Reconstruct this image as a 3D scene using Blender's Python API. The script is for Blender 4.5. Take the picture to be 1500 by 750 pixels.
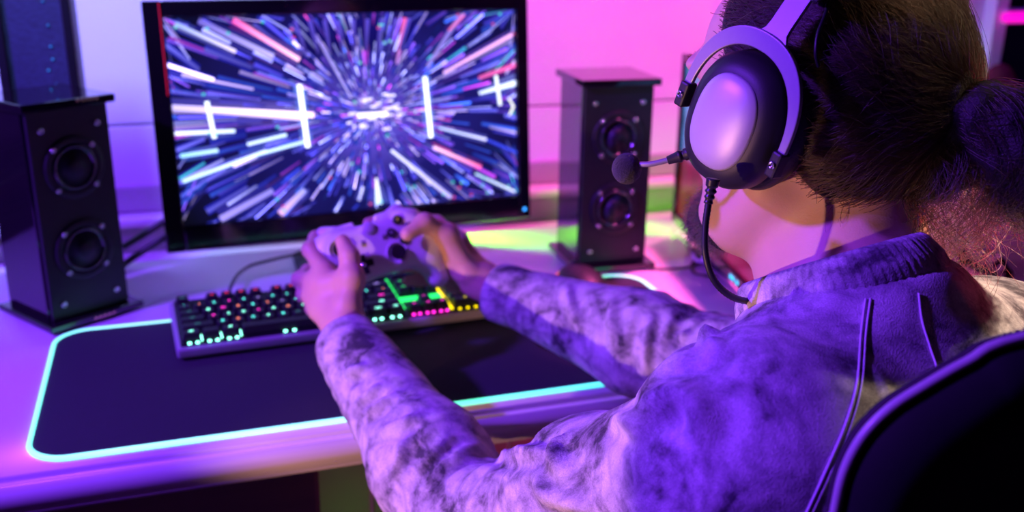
import bpy, bmesh, math, random
import numpy as np
from mathutils import Vector, Matrix, Quaternion
import openvdb

random.seed(7); RNG = np.random.default_rng(7)
SC = bpy.context.scene
for o in list(bpy.data.objects): bpy.data.objects.remove(o)
COL = SC.collection
Z0 = 0.75                                     # height of the desk top above the floor

# ------------------------------------------------------------------ camera
F_PX, PITCH, YAW, ROLL, CAM_H = 1471.0, 18.5, 18.6, 0.77, 0.479
_p, _y, _r = map(math.radians, (PITCH, YAW, ROLL))
FWD = np.array([math.sin(_y)*math.cos(_p), math.cos(_y)*math.cos(_p), -math.sin(_p)])
_rt = np.array([math.cos(_y), -math.sin(_y), 0.0]); _up = np.cross(_rt, FWD)
RGT = _rt*math.cos(_r) + _up*math.sin(_r); UPV = -_rt*math.sin(_r) + _up*math.cos(_r)
EYE = np.array([0.0, 0.0, Z0 + CAM_H])
cd = bpy.data.cameras.new('camera'); cam = bpy.data.objects.new('camera', cd); COL.objects.link(cam)
m = Matrix.Identity(4)
for i in range(3):
    m[i][0], m[i][1], m[i][2], m[i][3] = RGT[i], UPV[i], -FWD[i], EYE[i]
cam.matrix_world = m
cd.sensor_fit = 'HORIZONTAL'; cd.sensor_width = 36.0; cd.lens = F_PX/1500*36
cd.clip_start = 0.02; cd.clip_end = 50
cd.dof.use_dof = True; cd.dof.focus_distance = 0.66; cd.dof.aperture_fstop = 5.6
SC.camera = cam
def ray(px, py): return FWD + RGT*(px-750)/F_PX - UPV*(py-375)/F_PX
def at(px, py, d): return EYE + ray(px, py)*d
def onz(px, py, z=0.0):
    r = ray(px, py); return EYE + r*((Z0 + z - EYE[2])/r[2])
def ony(px, py, y):
    r = ray(px, py); return EYE + r*((y - EYE[1])/r[1])

# ------------------------------------------------------------------ light
SC.view_settings.view_transform = 'Standard'; SC.view_settings.look = 'None'
SC.view_settings.gamma = 1.0; SC.view_settings.use_curve_mapping = False
SC.view_settings.exposure = 0.0
w = bpy.data.worlds.new('world'); SC.world = w; w.use_nodes = True
w.node_tree.nodes['Background'].inputs[0].default_value = (0.10, 0.04, 0.35, 1)
w.node_tree.nodes['Background'].inputs[1].default_value = 0.02
def lamp(name, kind, loc, aim, col, power, size=0.1, size_y=None, spot=60, blend=0.3):
    l = bpy.data.lights.new(name, kind); l.color = col; l.energy = power
    if kind == 'AREA':
        l.size = size
        if size_y: l.shape = 'RECTANGLE'; l.size_y = size_y
    elif kind == 'SPOT':
        l.spot_size = math.radians(spot); l.spot_blend = blend; l.shadow_soft_size = size
    else: l.shadow_soft_size = size
    o = bpy.data.objects.new(name, l); COL.objects.link(o)
    o.location = (loc[0], loc[1], loc[2] + Z0)
    d = Vector((aim[0]-loc[0], aim[1]-loc[1], aim[2]-loc[2]))
    o.rotation_euler = d.to_track_quat('-Z', 'Y').to_euler()
    return o
lamp('violet_lamp', 'SPOT', (-1.20, 0.74, 1.12), (0.20, 0.85, 0.05), (0.19, 0.032, 1.0), 250, 0.05, spot=80, blend=0.4)
lamp('warm_lamp', 'SPOT', (-0.70, 0.40, 0.035), (0.32, 0.800, 0.185), (1.0, 0.47, 0.31), 30, 0.010, spot=37, blend=0.3)
lamp('pink_lamp', 'SPOT', (0.95, 1.45, 1.5), (0.75, 1.07, 0.0), (1.0, 0.11, 0.48), 330, 0.06, spot=25, blend=0.5)
lamp('pink_wall_lamp', 'SPOT', (1.05, 0.95, 1.5), (0.90, 1.72, 0.34), (1.0, 0.12, 0.56), 170, 0.15, spot=53, blend=0.8)
lamp('blue_wall_lamp', 'SPOT', (-0.35, 0.9, 1.6), (-0.10, 1.72, 0.48), (0.30, 0.40, 1.0), 240, 0.1, spot=36, blend=0.7)
lamp('green_lamp', 'SPOT', (0.36, 1.475, 0.045), (0.68, 1.47, -0.03), (0.18, 1.0, 0.002), 10, 0.02, spot=75, blend=0.6)
lamp('green_lamp_far', 'SPOT', (0.62, 1.478, 0.045), (0.80, 1.46, -0.02), (0.18, 1.0, 0.002), 5, 0.02, spot=80, blend=0.6)
lamp('added_hair_light', 'SPOT', (1.20, 0.10, 1.75), (0.50, 0.56, 0.45), (1.0, 0.66, 0.42), 60, 0.02, spot=7.5, blend=0.5)  # unseen extra spot, added to give the hair top its warm highlight
lamp('ceiling_lamp', 'SPOT', (1.52, 0.66, 1.00), (0.600, 0.515, 0.27), (1.0, 0.74, 0.52), 150, 0.02, spot=13.5, blend=0.12)
lamp('red_lamp', 'SPOT', (1.5, 0.9, 0.25), (0.62, 0.47, 0.25), (1.0, 0.02, 0.10), 14, 0.06, spot=16, blend=0.5)
lamp('magenta_floor_lamp', 'POINT', (0.75, 1.15, -0.35), (0, 0, 0), (1.0, 0.06, 0.38), 1.2, 0.1)
lamp('green_floor_lamp', 'POINT', (0.22, 1.30, -0.45), (0, 0, 0), (0.10, 1.0, 0.10), 0.05, 0.05)

# ------------------------------------------------------------------ materials
def mat(name, col=(0.5, 0.5, 0.5), rough=0.5, metal=0.0, spec=0.5, emit=None, es=0.0, noise=0.0, nscale=40.0, bump=0.0, bscale=200.0, coat=0.0, sss=0.0, stretch=None, sheen=0.0):
    M = bpy.data.materials.new(name); M.use_nodes = True
    nt = M.node_tree; b = nt.nodes['Principled BSDF']
    b.inputs['Base Color'].default_value = (*col, 1); b.inputs['Roughness'].default_value = rough
    b.inputs['Metallic'].default_value = metal; b.inputs['Specular IOR Level'].default_value = spec
    b.inputs['Coat Weight'].default_value = coat
    if sheen: b.inputs['Sheen Weight'].default_value = sheen
    if sss:
        b.inputs['Subsurface Weight'].default_value = sss
        b.inputs['Subsurface Radius'].default_value = (0.012, 0.004, 0.002); b.inputs['Subsurface Scale'].default_value = 0.6
    if emit: b.inputs['Emission Color'].default_value = (*emit, 1); b.inputs['Emission Strength'].default_value = es
    tc = nt.nodes.new('ShaderNodeTexCoord'); vec = tc.outputs['Object']
    if stretch:
        mp = nt.nodes.new('ShaderNodeMapping'); mp.inputs['Scale'].default_value = stretch
        nt.links.new(vec, mp.inputs['Vector']); vec = mp.outputs['Vector']
    if noise:
        n = nt.nodes.new('ShaderNodeTexNoise'); n.inputs['Scale'].default_value = nscale; n.inputs['Detail'].default_value = 5
        nt.links.new(vec, n.inputs['Vector'])
        mx = nt.nodes.new('ShaderNodeMix'); mx.data_type = 'RGBA'
        mx.inputs[6].default_value = (*[c*(1-noise) for c in col], 1); mx.inputs[7].default_value = (*[min(1, c*(1+noise)) for c in col], 1)
        nt.links.new(n.outputs['Fac'], mx.inputs[0]); nt.links.new(mx.outputs[2], b.inputs['Base Color'])
    if bump:
        n2 = nt.nodes.new('ShaderNodeTexNoise'); n2.inputs['Scale'].default_value = bscale; n2.inputs['Detail'].default_value = 3
        nt.links.new(vec, n2.inputs['Vector'])
        bp = nt.nodes.new('ShaderNodeBump'); bp.inputs['Strength'].default_value = bump; bp.inputs['Distance'].default_value = 0.002
        nt.links.new(n2.outputs['Fac'], bp.inputs['Height']); nt.links.new(bp.outputs['Normal'], b.inputs['Normal'])
    return M
def glow(name, col, strength): return mat(name, (0.02, 0.02, 0.02), 0.5, emit=col, es=strength)
M = {}
M['wall'] = mat('painted_wall', (0.80, 0.78, 0.78), 0.8, noise=0.06, nscale=6, bump=0.15, bscale=60)
M['trim'] = mat('white_trim', (0.82, 0.80, 0.80), 0.35, noise=0.04, nscale=9)
M['greytrim'] = mat('grey_trim', (0.42, 0.40, 0.42), 0.5, noise=0.08, nscale=9)
M['floor'] = mat('floor_wood', (0.16, 0.10, 0.08), 0.5, noise=0.3, nscale=5, stretch=(1, 8, 1))
M['dark'] = mat('dark_paint', (0.03, 0.03, 0.05), 0.9, noise=0.1, nscale=5)
M['ceil'] = mat('ceiling_paint', (0.06, 0.06, 0.07), 0.9, noise=0.05)
M['desk'] = mat('white_laminate', (0.78, 0.75, 0.78), 0.28, noise=0.03, nscale=12, spec=0.5)
M['deskedge'] = mat('desk_edge_wood', (0.62, 0.56, 0.58), 0.4, noise=0.16, nscale=7, stretch=(0.6, 6, 14))
M['darkwood'] = mat('dark_wood_panel', (0.17, 0.10, 0.09), 0.5, noise=0.25, nscale=6, stretch=(0.5, 4, 8))
M['plank'] = mat('back_plank', (0.55, 0.45, 0.45), 0.5, noise=0.15, nscale=6)
M['black'] = mat('black_plastic', (0.012, 0.012, 0.014), 0.38, noise=0.3, nscale=30)
M['satin'] = mat('satin_black', (0.016, 0.015, 0.018), 0.5, noise=0.3, nscale=80, bump=0.05, bscale=900)
M['gloss'] = mat('gloss_black', (0.010, 0.008, 0.010), 0.08, spec=0.6, noise=0.2, nscale=20, coat=0.5)
M['rubber'] = mat('cone_rubber', (0.018, 0.018, 0.02), 0.35, noise=0.2, nscale=60)
M['surround'] = mat('glossy_surround', (0.03, 0.03, 0.034), 0.12, spec=0.9, noise=0.1, coat=0.8)
M['cone'] = mat('driver_cone', (0.09, 0.085, 0.10), 0.4, noise=0.15, nscale=80)
M['chrome'] = mat('screw_chrome', (0.8, 0.8, 0.82), 0.12, metal=1.0, noise=0.05)
M['gold'] = mat('gold_badge', (0.95, 0.70, 0.35), 0.2, metal=1.0, noise=0.05)
M['pad'] = mat('pad_cloth', (0.020, 0.016, 0.030), 0.9, noise=0.25, nscale=300, bump=0.2, bscale=1500, sheen=0.05)
M['cloth_grille'] = mat('cloth_grille', (0.035, 0.045, 0.09), 0.85, noise=0.6, nscale=120, bump=0.5, bscale=500, stretch=(1, 1, 3))
M['alu'] = mat('brushed_metal', (0.50, 0.48, 0.52), 0.35, metal=0.25, noise=0.08, nscale=40, stretch=(1, 20, 20))
M['key'] = mat('keycap_black', (0.014, 0.014, 0.017), 0.45, noise=0.2, nscale=90)
M['white'] = mat('white_plastic', (0.80, 0.77, 0.78), 0.38, noise=0.02, nscale=50)
M['cable'] = mat('black_cable', (0.012, 0.012, 0.014), 0.45, noise=0.2)
M['whitecable'] = mat('white_cable', (0.75, 0.72, 0.75), 0.4, noise=0.04)
M['skin'] = mat('skin', (0.70, 0.43, 0.33), 0.48, noise=0.08, nscale=45, bump=0.10, bscale=700, sss=0.25, spec=0.4)
M['lips'] = mat('lips', (0.55, 0.22, 0.20), 0.4, noise=0.05, sss=0.1)
M['eye'] = mat('eye_white', (0.85, 0.83, 0.80), 0.1, noise=0.02)
M['iris'] = mat('iris', (0.05, 0.03, 0.02), 0.1, noise=0.3)
M['trousers'] = mat('dark_trousers', (0.02, 0.022, 0.035), 0.9, noise=0.3, nscale=90, bump=0.3, bscale=600)
M['shoe'] = mat('shoe', (0.05, 0.05, 0.055), 0.6, noise=0.2)
M['anod'] = mat('matte_grey_metal', (0.40, 0.385, 0.42), 0.42, metal=0.35, noise=0.05, nscale=300, bump=0.04, bscale=2500)
M['silver'] = mat('silver_plate', (0.60, 0.57, 0.58), 0.42, metal=0.2, noise=0.03, nscale=200, bump=0.05, bscale=2500)
M['leather'] = mat('black_leatherette', (0.012, 0.011, 0.013), 0.5, noise=0.3, nscale=60, bump=0.25, bscale=500)
M['foam'] = mat('black_foam', (0.02, 0.018, 0.022), 0.95, noise=0.5, nscale=700, bump=0.9, bscale=1600, sheen=0.3)
M['thread'] = mat('seam_thread', (0.80, 0.76, 0.80), 0.8, noise=0.3, nscale=900)
M['mesh'] = mat('chair_black', (0.006, 0.006, 0.008), 0.75, noise=0.3, nscale=200)
M['rim'] = mat('chair_rim', (0.55, 0.53, 0.50), 0.3, noise=0.05)
M['knit'] = mat('chair_knit', (0.05, 0.035, 0.05), 0.9, noise=0.2, nscale=300)
M['plush'] = mat('red_plush', (0.10, 0.015, 0.03), 0.95, noise=0.4, nscale=50, bump=0.5, bscale=200)
M['glass'] = mat('night_glass', (0.012, 0.010, 0.06), 0.08, noise=0.2, nscale=3)

# ------------------------------------------------------------------ object helpers
def link(name, me, material=None, parent=None, smooth=True):
    o = bpy.data.objects.new(name, me); COL.objects.link(o)
    if material is not None and hasattr(me, 'materials') and not me.materials: me.materials.append(material)
    if smooth and hasattr(me, 'polygons') and len(me.polygons): me.polygons.foreach_set('use_smooth', [True]*len(me.polygons))
    if parent is not None:
        o.parent = parent; o.matrix_parent_inverse = parent_inv(parent)
    return o
def parent_inv(p):                              # every part is built in world coordinates under a root that only has a location
    return Matrix.LocRotScale(p.location, p.rotation_euler, p.scale).inverted()
def tag(o, label, cat, group=None):
    o['label'] = label; o['category'] = cat
    if group: o['group'] = group
    return o
def thing(name, label, cat, loc=(0, 0, 0), group=None):
    o = bpy.data.objects.new(name, None); COL.objects.link(o); o.location = loc; o.empty_display_size = 0.05
    return tag(o, label, cat, group)
def structure(o): o['kind'] = 'structure'; return o
def pydata(name, V, Fc):
    me = bpy.data.meshes.new(name); me.from_pydata([tuple(map(float, v)) for v in V], [], Fc); me.update(); return me
def box_me(name, size, mtx=None, bevel=0.0, seg=2):
    bm = bmesh.new(); bmesh.ops.create_cube(bm, size=1.0)
    bmesh.ops.scale(bm, vec=size, verts=bm.verts)
    if bevel: bmesh.ops.bevel(bm, geom=list(bm.edges), offset=bevel, segments=seg, affect='EDGES', profile=0.5)
    if mtx is not None: bm.transform(mtx)
    me = bpy.data.meshes.new(name); bm.to_mesh(me); bm.free(); return me
def T(x, y, z): return Matrix.Translation((x, y, z))
def box(name, c, size, material, parent=None, rot=0.0, bevel=0.002, seg=2, smooth=False, pre=None):
    mt = T(*c) @ Matrix.Rotation(rot, 4, 'Z')
    if pre is not None: mt = pre @ T(*c)
    me = box_me(name, size, mt, bevel, seg)
    return link(name, me, material, parent, smooth)
def frame_from(o, x, y):
    x = np.array(x, float); x /= np.linalg.norm(x); y = np.array(y, float); y -= x*(x@y); y /= np.linalg.norm(y); z = np.cross(x, y)
    m = Matrix.Identity(4)
    for i in range(3): m[i][0], m[i][1], m[i][2], m[i][3] = x[i], y[i], z[i], o[i]
    return m
def catmull(P, n=8, closed=False):
    P = [np.array(p, float) for p in P]; out = []
    N = len(P); rng = range(N if closed else N-1)
    for i in rng:
        p0 = P[(i-1) % N] if (closed or i > 0) else 2*P[0]-P[1]
        p1, p2 = P[i], P[(i+1) % N]
        p3 = P[(i+2) % N] if (closed or i+2 < N) else 2*P[-1]-P[-2]
        for k in range(n):
            t = k/n
            out.append(0.5*((2*p1)+(-p0+p2)*t+(2*p0-5*p1+4*p2-p3)*t*t+(-p0+3*p1-3*p2+p3)*t**3))
    if not closed: out.append(P[-1])
    return np.array(out)
def tube_vf(P, R, sides=8, closed=False, V0=0):
    P = np.asarray(P, float); n = len(P); R = np.broadcast_to(np.asarray(R, float), (n,))
    Tn = np.gradient(P, axis=0) if not closed else (np.roll(P, -1, 0)-np.roll(P, 1, 0))
    Tn /= np.linalg.norm(Tn, axis=1)[:, None]+1e-12
    nrm = np.cross(Tn[0], [0, 0, 1.0]);
    if np.linalg.norm(nrm) < 1e-3: nrm = np.cross(Tn[0], [1.0, 0, 0])
    nrm /= np.linalg.norm(nrm); V = []; Fc = []
    for i in range(n):
        nrm = nrm - Tn[i]*(nrm@Tn[i]); nrm /= np.linalg.norm(nrm); b = np.cross(Tn[i], nrm)
        for k in range(sides):
            a = 2*math.pi*k/sides; V.append(P[i]+(nrm*math.cos(a)+b*math.sin(a))*R[i])
    for i in range(n if closed else n-1):
        j = (i+1) % n
        for k in range(sides):
            k2 = (k+1) % sides; Fc.append((V0+i*sides+k, V0+i*sides+k2, V0+j*sides+k2, V0+j*sides+k))
    if not closed:
        Fc.append(tuple(V0+k for k in range(sides))[::-1]); Fc.append(tuple(V0+(n-1)*sides+k for k in range(sides)))
    return V, Fc
def tube(name, P, R, material, parent=None, sides=8, closed=False):
    V, Fc = tube_vf(P, R, sides, closed)
    return link(name, pydata(name, V, Fc), material, parent)
def lathe_vf(prof, seg=28, mtx=None, V0=0):
    V = []; Fc = []
    for (r, h) in prof:
        for k in range(seg):
            a = 2*math.pi*k/seg; v = Vector((r*math.cos(a), r*math.sin(a), h)); V.append(mtx @ v if mtx is not None else v)
    for i in range(len(prof)-1):
        for k in range(seg):
            k2 = (k+1) % seg; Fc.append((V0+i*seg+k, V0+i*seg+k2, V0+(i+1)*seg+k2, V0+(i+1)*seg+k))
    Fc.append(tuple(V0+k for k in range(seg))[::-1]); Fc.append(tuple(V0+(len(prof)-1)*seg+k for k in range(seg)))
    return V, Fc
def lathe(name, prof, material, parent=None, mtx=None, seg=28):
    V, Fc = lathe_vf(prof, seg, mtx); return link(name, pydata(name, V, Fc), material, parent)
def loft(name, rings, material, parent=None, cap=True, closed=False):
    V = []; Fc = []; n = len(rings[0]); N = len(rings)
    for r in rings: V += list(r)
    for i in range(N if closed else N-1):
        j = (i+1) % N
        for k in range(n):
            k2 = (k+1) % n; Fc.append((i*n+k, i*n+k2, j*n+k2, j*n+k))
    if cap and not closed: Fc.append(tuple(range(n))[::-1]); Fc.append(tuple((N-1)*n+k for k in range(n)))
    return link(name, pydata(name, V, Fc), material, parent)
def text_me(body, size, ext=0.0, grow=0.0):
    cu = bpy.data.curves.new('lettering', 'FONT'); cu.body = body; cu.size = size; cu.align_x = 'CENTER'; cu.align_y = 'CENTER'; cu.resolution_u = 2; cu.offset = ext
    o = bpy.data.objects.new('lettering', cu); me = bpy.data.meshes.new_from_object(o); bpy.data.objects.remove(o); bpy.data.curves.remove(cu); return me
def copy_tree(o, parent=None):
    c = o.copy(); COL.objects.link(c); c.parent = parent
    for ch in list(o.children): copy_tree(ch, c)
    return c

# ------------------------------------------------------------------ implicit surfaces
def perlin(P, seed=0):
    P = np.asarray(P, np.float64); I = np.floor(P).astype(np.int64); f = P-I; u = f*f*f*(f*(f*6-15)+10)
    def h(ix, iy, iz):
        n = (ix*374761393+iy*668265263+iz*2147483647+seed*974711) & 0xffffffff
        n = ((n ^ (n >> 13))*1274126177) & 0xffffffff; n = n ^ (n >> 16)
        return n
    def g(dx, dy, dz):
        n = h(I[:, 0]+dx, I[:, 1]+dy, I[:, 2]+dz)
        a = (n & 1023)/1023.0*2*np.pi; z = ((n >> 10) & 1023)/511.5-1; s = np.sqrt(np.maximum(0, 1-z*z))
        return s*np.cos(a)*(f[:, 0]-dx)+s*np.sin(a)*(f[:, 1]-dy)+z*(f[:, 2]-dz)
    def L(a, b, t): return a+(b-a)*t
    x0 = L(L(g(0,0,0), g(1,0,0), u[:,0]), L(g(0,1,0), g(1,1,0), u[:,0]), u[:,1])
    x1 = L(L(g(0,0,1), g(1,0,1), u[:,0]), L(g(0,1,1), g(1,1,1), u[:,0]), u[:,1])
    return L(x0, x1, u[:,2])*1.5
class Sdf:
    def __init__(s): s.P = []
    def add(s, fn, c, r, k, op='u'): s.P.append((fn, np.array(c, float), r, k, op)); return s
    def cone(s, a, b, r1, r2=None, k=0.01, op='u'):
        a = np.array(a, float); b = np.array(b, float); r2 = r1 if r2 is None else r2; ba = b-a; l2 = max(ba@ba, 1e-12)
        def fn(p):
            pa = p-a; t = np.clip((pa@ba)/l2, 0, 1); return np.sqrt(((pa-t[:, None]*ba)**2).sum(1))-(r1+(r2-r1)*t)
        return s.add(fn, (a+b)/2, math.sqrt(l2)/2+max(r1, r2), k, op)
    def chain(s, pts, rad, k=0.01, op='u'):
        for i in range(len(pts)-1): s.cone(pts[i], pts[i+1], rad[i], rad[i+1], k, op)
        return s
    def ell(s, c, r, R=None, k=0.01, op='u'):
        c = np.array(c, float); r = np.array(r, float); R = np.eye(3) if R is None else np.array(R, float)   # columns = axes
        def fn(p):
            q = (p-c)@R; k0 = np.sqrt(((q/r)**2).sum(1)); k1 = np.sqrt(((q/(r*r))**2).sum(1)); return k0*(k0-1)/np.maximum(k1, 1e-9)
        return s.add(fn, c, r.max(), k, op)
    def rbox(s, c, h, rr, R=None, k=0.01, op='u'):
        c = np.array(c, float); h = np.array(h, float); R = np.eye(3) if R is None else np.array(R, float)
        def fn(p):
            q = np.abs((p-c)@R)-h+rr; return np.sqrt((np.maximum(q, 0)**2).sum(1))+np.minimum(q.max(1), 0)-rr
        return s.add(fn, c, float(np.linalg.norm(h)), k, op)
    def half(s, c, n, k=0.004, op='i'):                        # keep the side the normal points away from
        c = np.array(c, float); n = np.array(n, float)/np.linalg.norm(n)
        return s.add(lambda p: (p-c)@n, c, 1e3, k, op)
    def __call__(s, p, c=None, rad=0.0):
        d = np.full(len(p), 0.2)
        for fn, pc, pr, k, op in s.P:
            if c is not None and np.linalg.norm(pc-c)-pr-rad > 0.05+k: continue
            q = fn(p)
            if op == 'u':
                h = np.maximum(k-np.abs(d-q), 0)/k; d = np.minimum(d, q)-h*h*k*0.25
            elif op == 's':
                q = -q; h = np.maximum(k-np.abs(d-q), 0)/k; d = np.maximum(d, q)+h*h*k*0.25
            else:
                h = np.maximum(k-np.abs(d-q), 0)/k; d = np.maximum(d, q)+h*h*k*0.25
        return d
    def grad(s, p, e=5e-4):
        g = np.stack([s(p+np.eye(3)[i]*e)-s(p-np.eye(3)[i]*e) for i in range(3)], 1)
        return g/(np.linalg.norm(g, axis=1)[:, None]+1e-12)
    def march(s, px, py, n=90, t=0.3):
        r = ray(px, py); ln = np.linalg.norm(r); r = r/ln
        for _ in range(n):
            p = EYE+r*t; d = s(p[None])[0]; t += d*0.8
            if d < 1e-4: break
        return EYE+r*t
def sdf_arrays(sdf, lo, hi, v):
    grid = openvdb.FloatGrid(); bg = 4*v; grid.background = bg; grid.transform = openvdb.createLinearTransform(v)
    L = 64; lo_i = np.floor(np.array(lo)/v/L).astype(int); hi_i = np.ceil(np.array(hi)/v/L).astype(int)
    cells = np.array([(i, j, k) for i in range(lo_i[0], hi_i[0]) for j in range(lo_i[1], hi_i[1]) for k in range(lo_i[2], hi_i[2])])*L
    while True:
        d = sdf((cells+L/2)*v); hd = L*v*0.5*math.sqrt(3)*1.15+2*v
        for c in cells[d < -hd]: grid.fill(tuple(int(x) for x in c), tuple(int(x)+L-1 for x in c), -bg, False)
        cells = cells[np.abs(d) <= hd]
        if L == 8: break
        L //= 2
        off = np.array([(i, j, k) for i in (0, 1) for j in (0, 1) for k in (0, 1)])*L
        cells = (cells[:, None, :]+off[None]).reshape(-1, 3)
    key = cells//32; _, inv = np.unique(key, axis=0, return_inverse=True); inv = inv.ravel()
    lat = np.stack(np.meshgrid(*[np.arange(8)]*3, indexing='ij'), -1).reshape(-1, 3)
    order = np.argsort(inv, kind='stable'); bounds = np.flatnonzero(np.diff(inv[order]))+1
    for idx in np.split(order, bounds):
        cs = cells[idx]; P = ((cs[:, None, :]+lat[None]).reshape(-1, 3))*v
        ctr = (P.min(0)+P.max(0))/2; d = sdf(P, ctr, np.linalg.norm(P.max(0)-ctr))
        d = np.clip(d, -bg*0.999, bg*0.999).astype(np.float32).reshape(-1, 8, 8, 8)
        for c, a in zip(cs, d): grid.copyFromArray(np.ascontiguousarray(a), ijk=tuple(int(x) for x in c))
    pts, quads = grid.convertToQuads(0.0)
    return np.asarray(pts, np.float64), np.asarray(quads, np.int64)
def arrays_me(name, pts, quads):
    me = bpy.data.meshes.new(name); me.vertices.add(len(pts)); me.vertices.foreach_set('co', np.ascontiguousarray(pts, np.float32).ravel())
    me.loops.add(quads.size); me.loops.foreach_set('vertex_index', np.ascontiguousarray(quads, np.int32).ravel())
    me.polygons.add(len(quads)); me.polygons.foreach_set('loop_start', np.arange(0, quads.size, 4, dtype=np.int32)); me.update(calc_edges=True)
    me.validate()
    return me
def orient(pts, quads):
    a, b, c = pts[quads[:, 0]], pts[quads[:, 1]], pts[quads[:, 2]]
    n = np.cross(b-a, c-a); vol = (a*n).sum()
    ctr = pts.mean(0); vol = ((a-ctr)*n).sum()
    return quads[:, ::-1].copy() if vol < 0 else quads
def vnormals(pts, quads):
    a, b, c, d = (pts[quads[:, i]] for i in range(4)); n = np.cross(c-a, d-b); N = np.zeros_like(pts)
    for i in range(4): np.add.at(N, quads[:, i], n)
    return N/(np.linalg.norm(N, axis=1)[:, None]+1e-12)
def sdf_obj(name, sdf, lo, hi, v, material, parent=None, displace=None):
    pts, quads = sdf_arrays(sdf, lo, hi, v); quads = orient(pts, quads)
    if displace is not None: pts = displace(pts, vnormals(pts, quads))
    return link(name, arrays_me(name, pts, quads), material, parent)
# ------------------------------------------------------------------ the room
def slab(name, lo, hi, material, bevel=0.0, kind=True):
    lo, hi = np.array(lo, float), np.array(hi, float); c = (lo+hi)/2
    o = box(name, c, tuple(hi-lo), material, bevel=bevel)
    return structure(o) if kind else o
YW = 1.70
slab('floor', (-2.6, -1.8, -0.06), (3.4, YW, 0.0), M['floor'])
slab('ceiling', (-2.6, -1.8, 2.6), (3.4, YW, 2.66), M['ceil'])
slab('wall_left', (-2.66, -1.8, 0), (-2.6, YW, 2.6), M['dark'])
slab('wall_right', (3.4, -1.8, 0), (3.46, YW, 2.6), M['dark'])
slab('wall_front', (-2.6, -1.86, 0), (3.4, -1.8, 2.6), M['dark'])
# back wall: two faces divided by a recessed joint, and a window opening at its right end
WJ = Z0 + 0.160
wb = structure(box('wall_back', (0.45, YW+0.06, 1.3), (6.1, 0.08, 2.6), M['wall'], bevel=0.0))
for nm, (x0, x1, z0, z1) in dict(a=(-2.6, 1.60, 0.0, WJ-0.002), b=(-2.6, 1.60, WJ+0.002, 2.6), c=(1.60, 3.4, 0.0, Z0-0.05), d=(2.75, 3.4, Z0-0.05, 2.6), e=(1.60, 2.75, 2.2, 2.6)).items():
    o = box('wall_board', ((x0+x1)/2, YW+0.010, (z0+z1)/2), (x1-x0, 0.02, z1-z0), M['wall'], wb, bevel=0.0015, seg=1)
# window sill ledge and the lower ledges that run behind the desk
slab('trim_1', (-2.6, YW-0.055, Z0+0.004), (1.58, YW+0.001, Z0+0.018), M['trim'], 0.003)
slab('trim_2', (-2.6, YW-0.020, Z0-0.020), (1.58, YW+0.001, Z0+0.002), M['trim'], 0.002)
slab('trim_3', (-2.6, YW-0.014, Z0+0.020), (1.58, YW+0.001, Z0+0.060), M['greytrim'], 0.002)
slab('trim_4', (-2.6, YW-0.045, Z0-0.085), (1.58, YW+0.001, Z0-0.052), M['trim'], 0.003)
slab('baseboard_back', (-2.6, YW-0.018, 0.0), (1.58, YW+0.001, 0.09), M['trim'], 0.003)
# window at the right end: sash bars round dark panes, a magenta light tube on the sill bar
win = thing('window_1', 'x', 'x', (2.17, YW+0.03, Z0)); win['kind'] = 'structure'; del win['label']; del win['category']
for x in (1.605, 2.17, 2.735): box('window_frame', (x, YW-0.005, Z0+0.70), (0.035, 0.05, 1.50), M['trim'], win, bevel=0.003)
for z in (-0.035, 0.305, 0.85, 1.43): box('window_frame', (2.17, YW-0.004, Z0+z), (1.10, 0.046, 0.030), M['trim'], win, bevel=0.003)
for x0, x1 in ((1.62, 2.155), (2.185, 2.72)):
    for z0, z1 in ((-0.02, 0.29), (0.32, 0.835), (0.865, 1.415)):
        box('pane', ((x0+x1)/2, YW+0.012, Z0+(z0+z1)/2), (x1-x0, 0.006, z1-z0), M['glass'], win, bevel=0)
lt = thing('light_tube', 'straight magenta light tube fixed along the dark window bar', 'light', (2.17, YW-0.045, Z0+0.300))
tube('tube', [(1.60, YW-0.046, Z0+0.305), (2.72, YW-0.046, Z0+0.305)], 0.011, glow('magenta_tube', (1.0, 0.0, 0.62), 1.15), lt, 10)
box('fixture_channel', (2.17, YW-0.034, Z0+0.305), (1.12, 0.012, 0.026), M['trim'], lt)

# ------------------------------------------------------------------ desk
DX0, DX1, DY0, DY1 = -0.75, 1.62, 0.885, 1.49
dk = thing('desk', 'long white-topped desk under the monitor, speakers and keyboard', 'desk', ((DX0+DX1)/2, 1.19, 0))
bm = bmesh.new(); bmesh.ops.create_cube(bm, size=1); bmesh.ops.scale(bm, vec=(DX1-DX0, DY1-DY0, 0.042), verts=bm.verts)
bmesh.ops.translate(bm, vec=((DX0+DX1)/2, (DY0+DY1)/2, Z0-0.021), verts=bm.verts)
bmesh.ops.bevel(bm, geom=[e for e in bm.edges], offset=0.007, segments=4, affect='EDGES')
me = bpy.data.meshes.new('desk_top'); bm.to_mesh(me); bm.free()
me.materials.append(M['desk']); me.materials.append(M['deskedge'])
for p in me.polygons: p.material_index = 1 if (p.normal.z < 0.3) else 0
link('desk_top', me, None, dk)
xr = ony(488, 700, 0.93)[0]
ped = box('pedestal', ((DX0+xr)/2+0.01, 1.20, 0.36), (xr-DX0-0.04, 0.46, 0.69), M['darkwood'], dk)
for i, (z0, z1) in enumerate(((0.03, 0.26), (0.265, 0.49), (0.495, 0.702))):
    d = box('drawer', ((DX0+xr)/2+0.01, 0.960, (z0+z1)/2), (xr-DX0-0.05, 0.018, z1-z0), M['darkwood'], dk)
    box('handle', ((DX0+xr)/2, 0.945, (z0+z1)/2), (0.14, 0.012, 0.010), M['alu'], d)
n = 12
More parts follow.
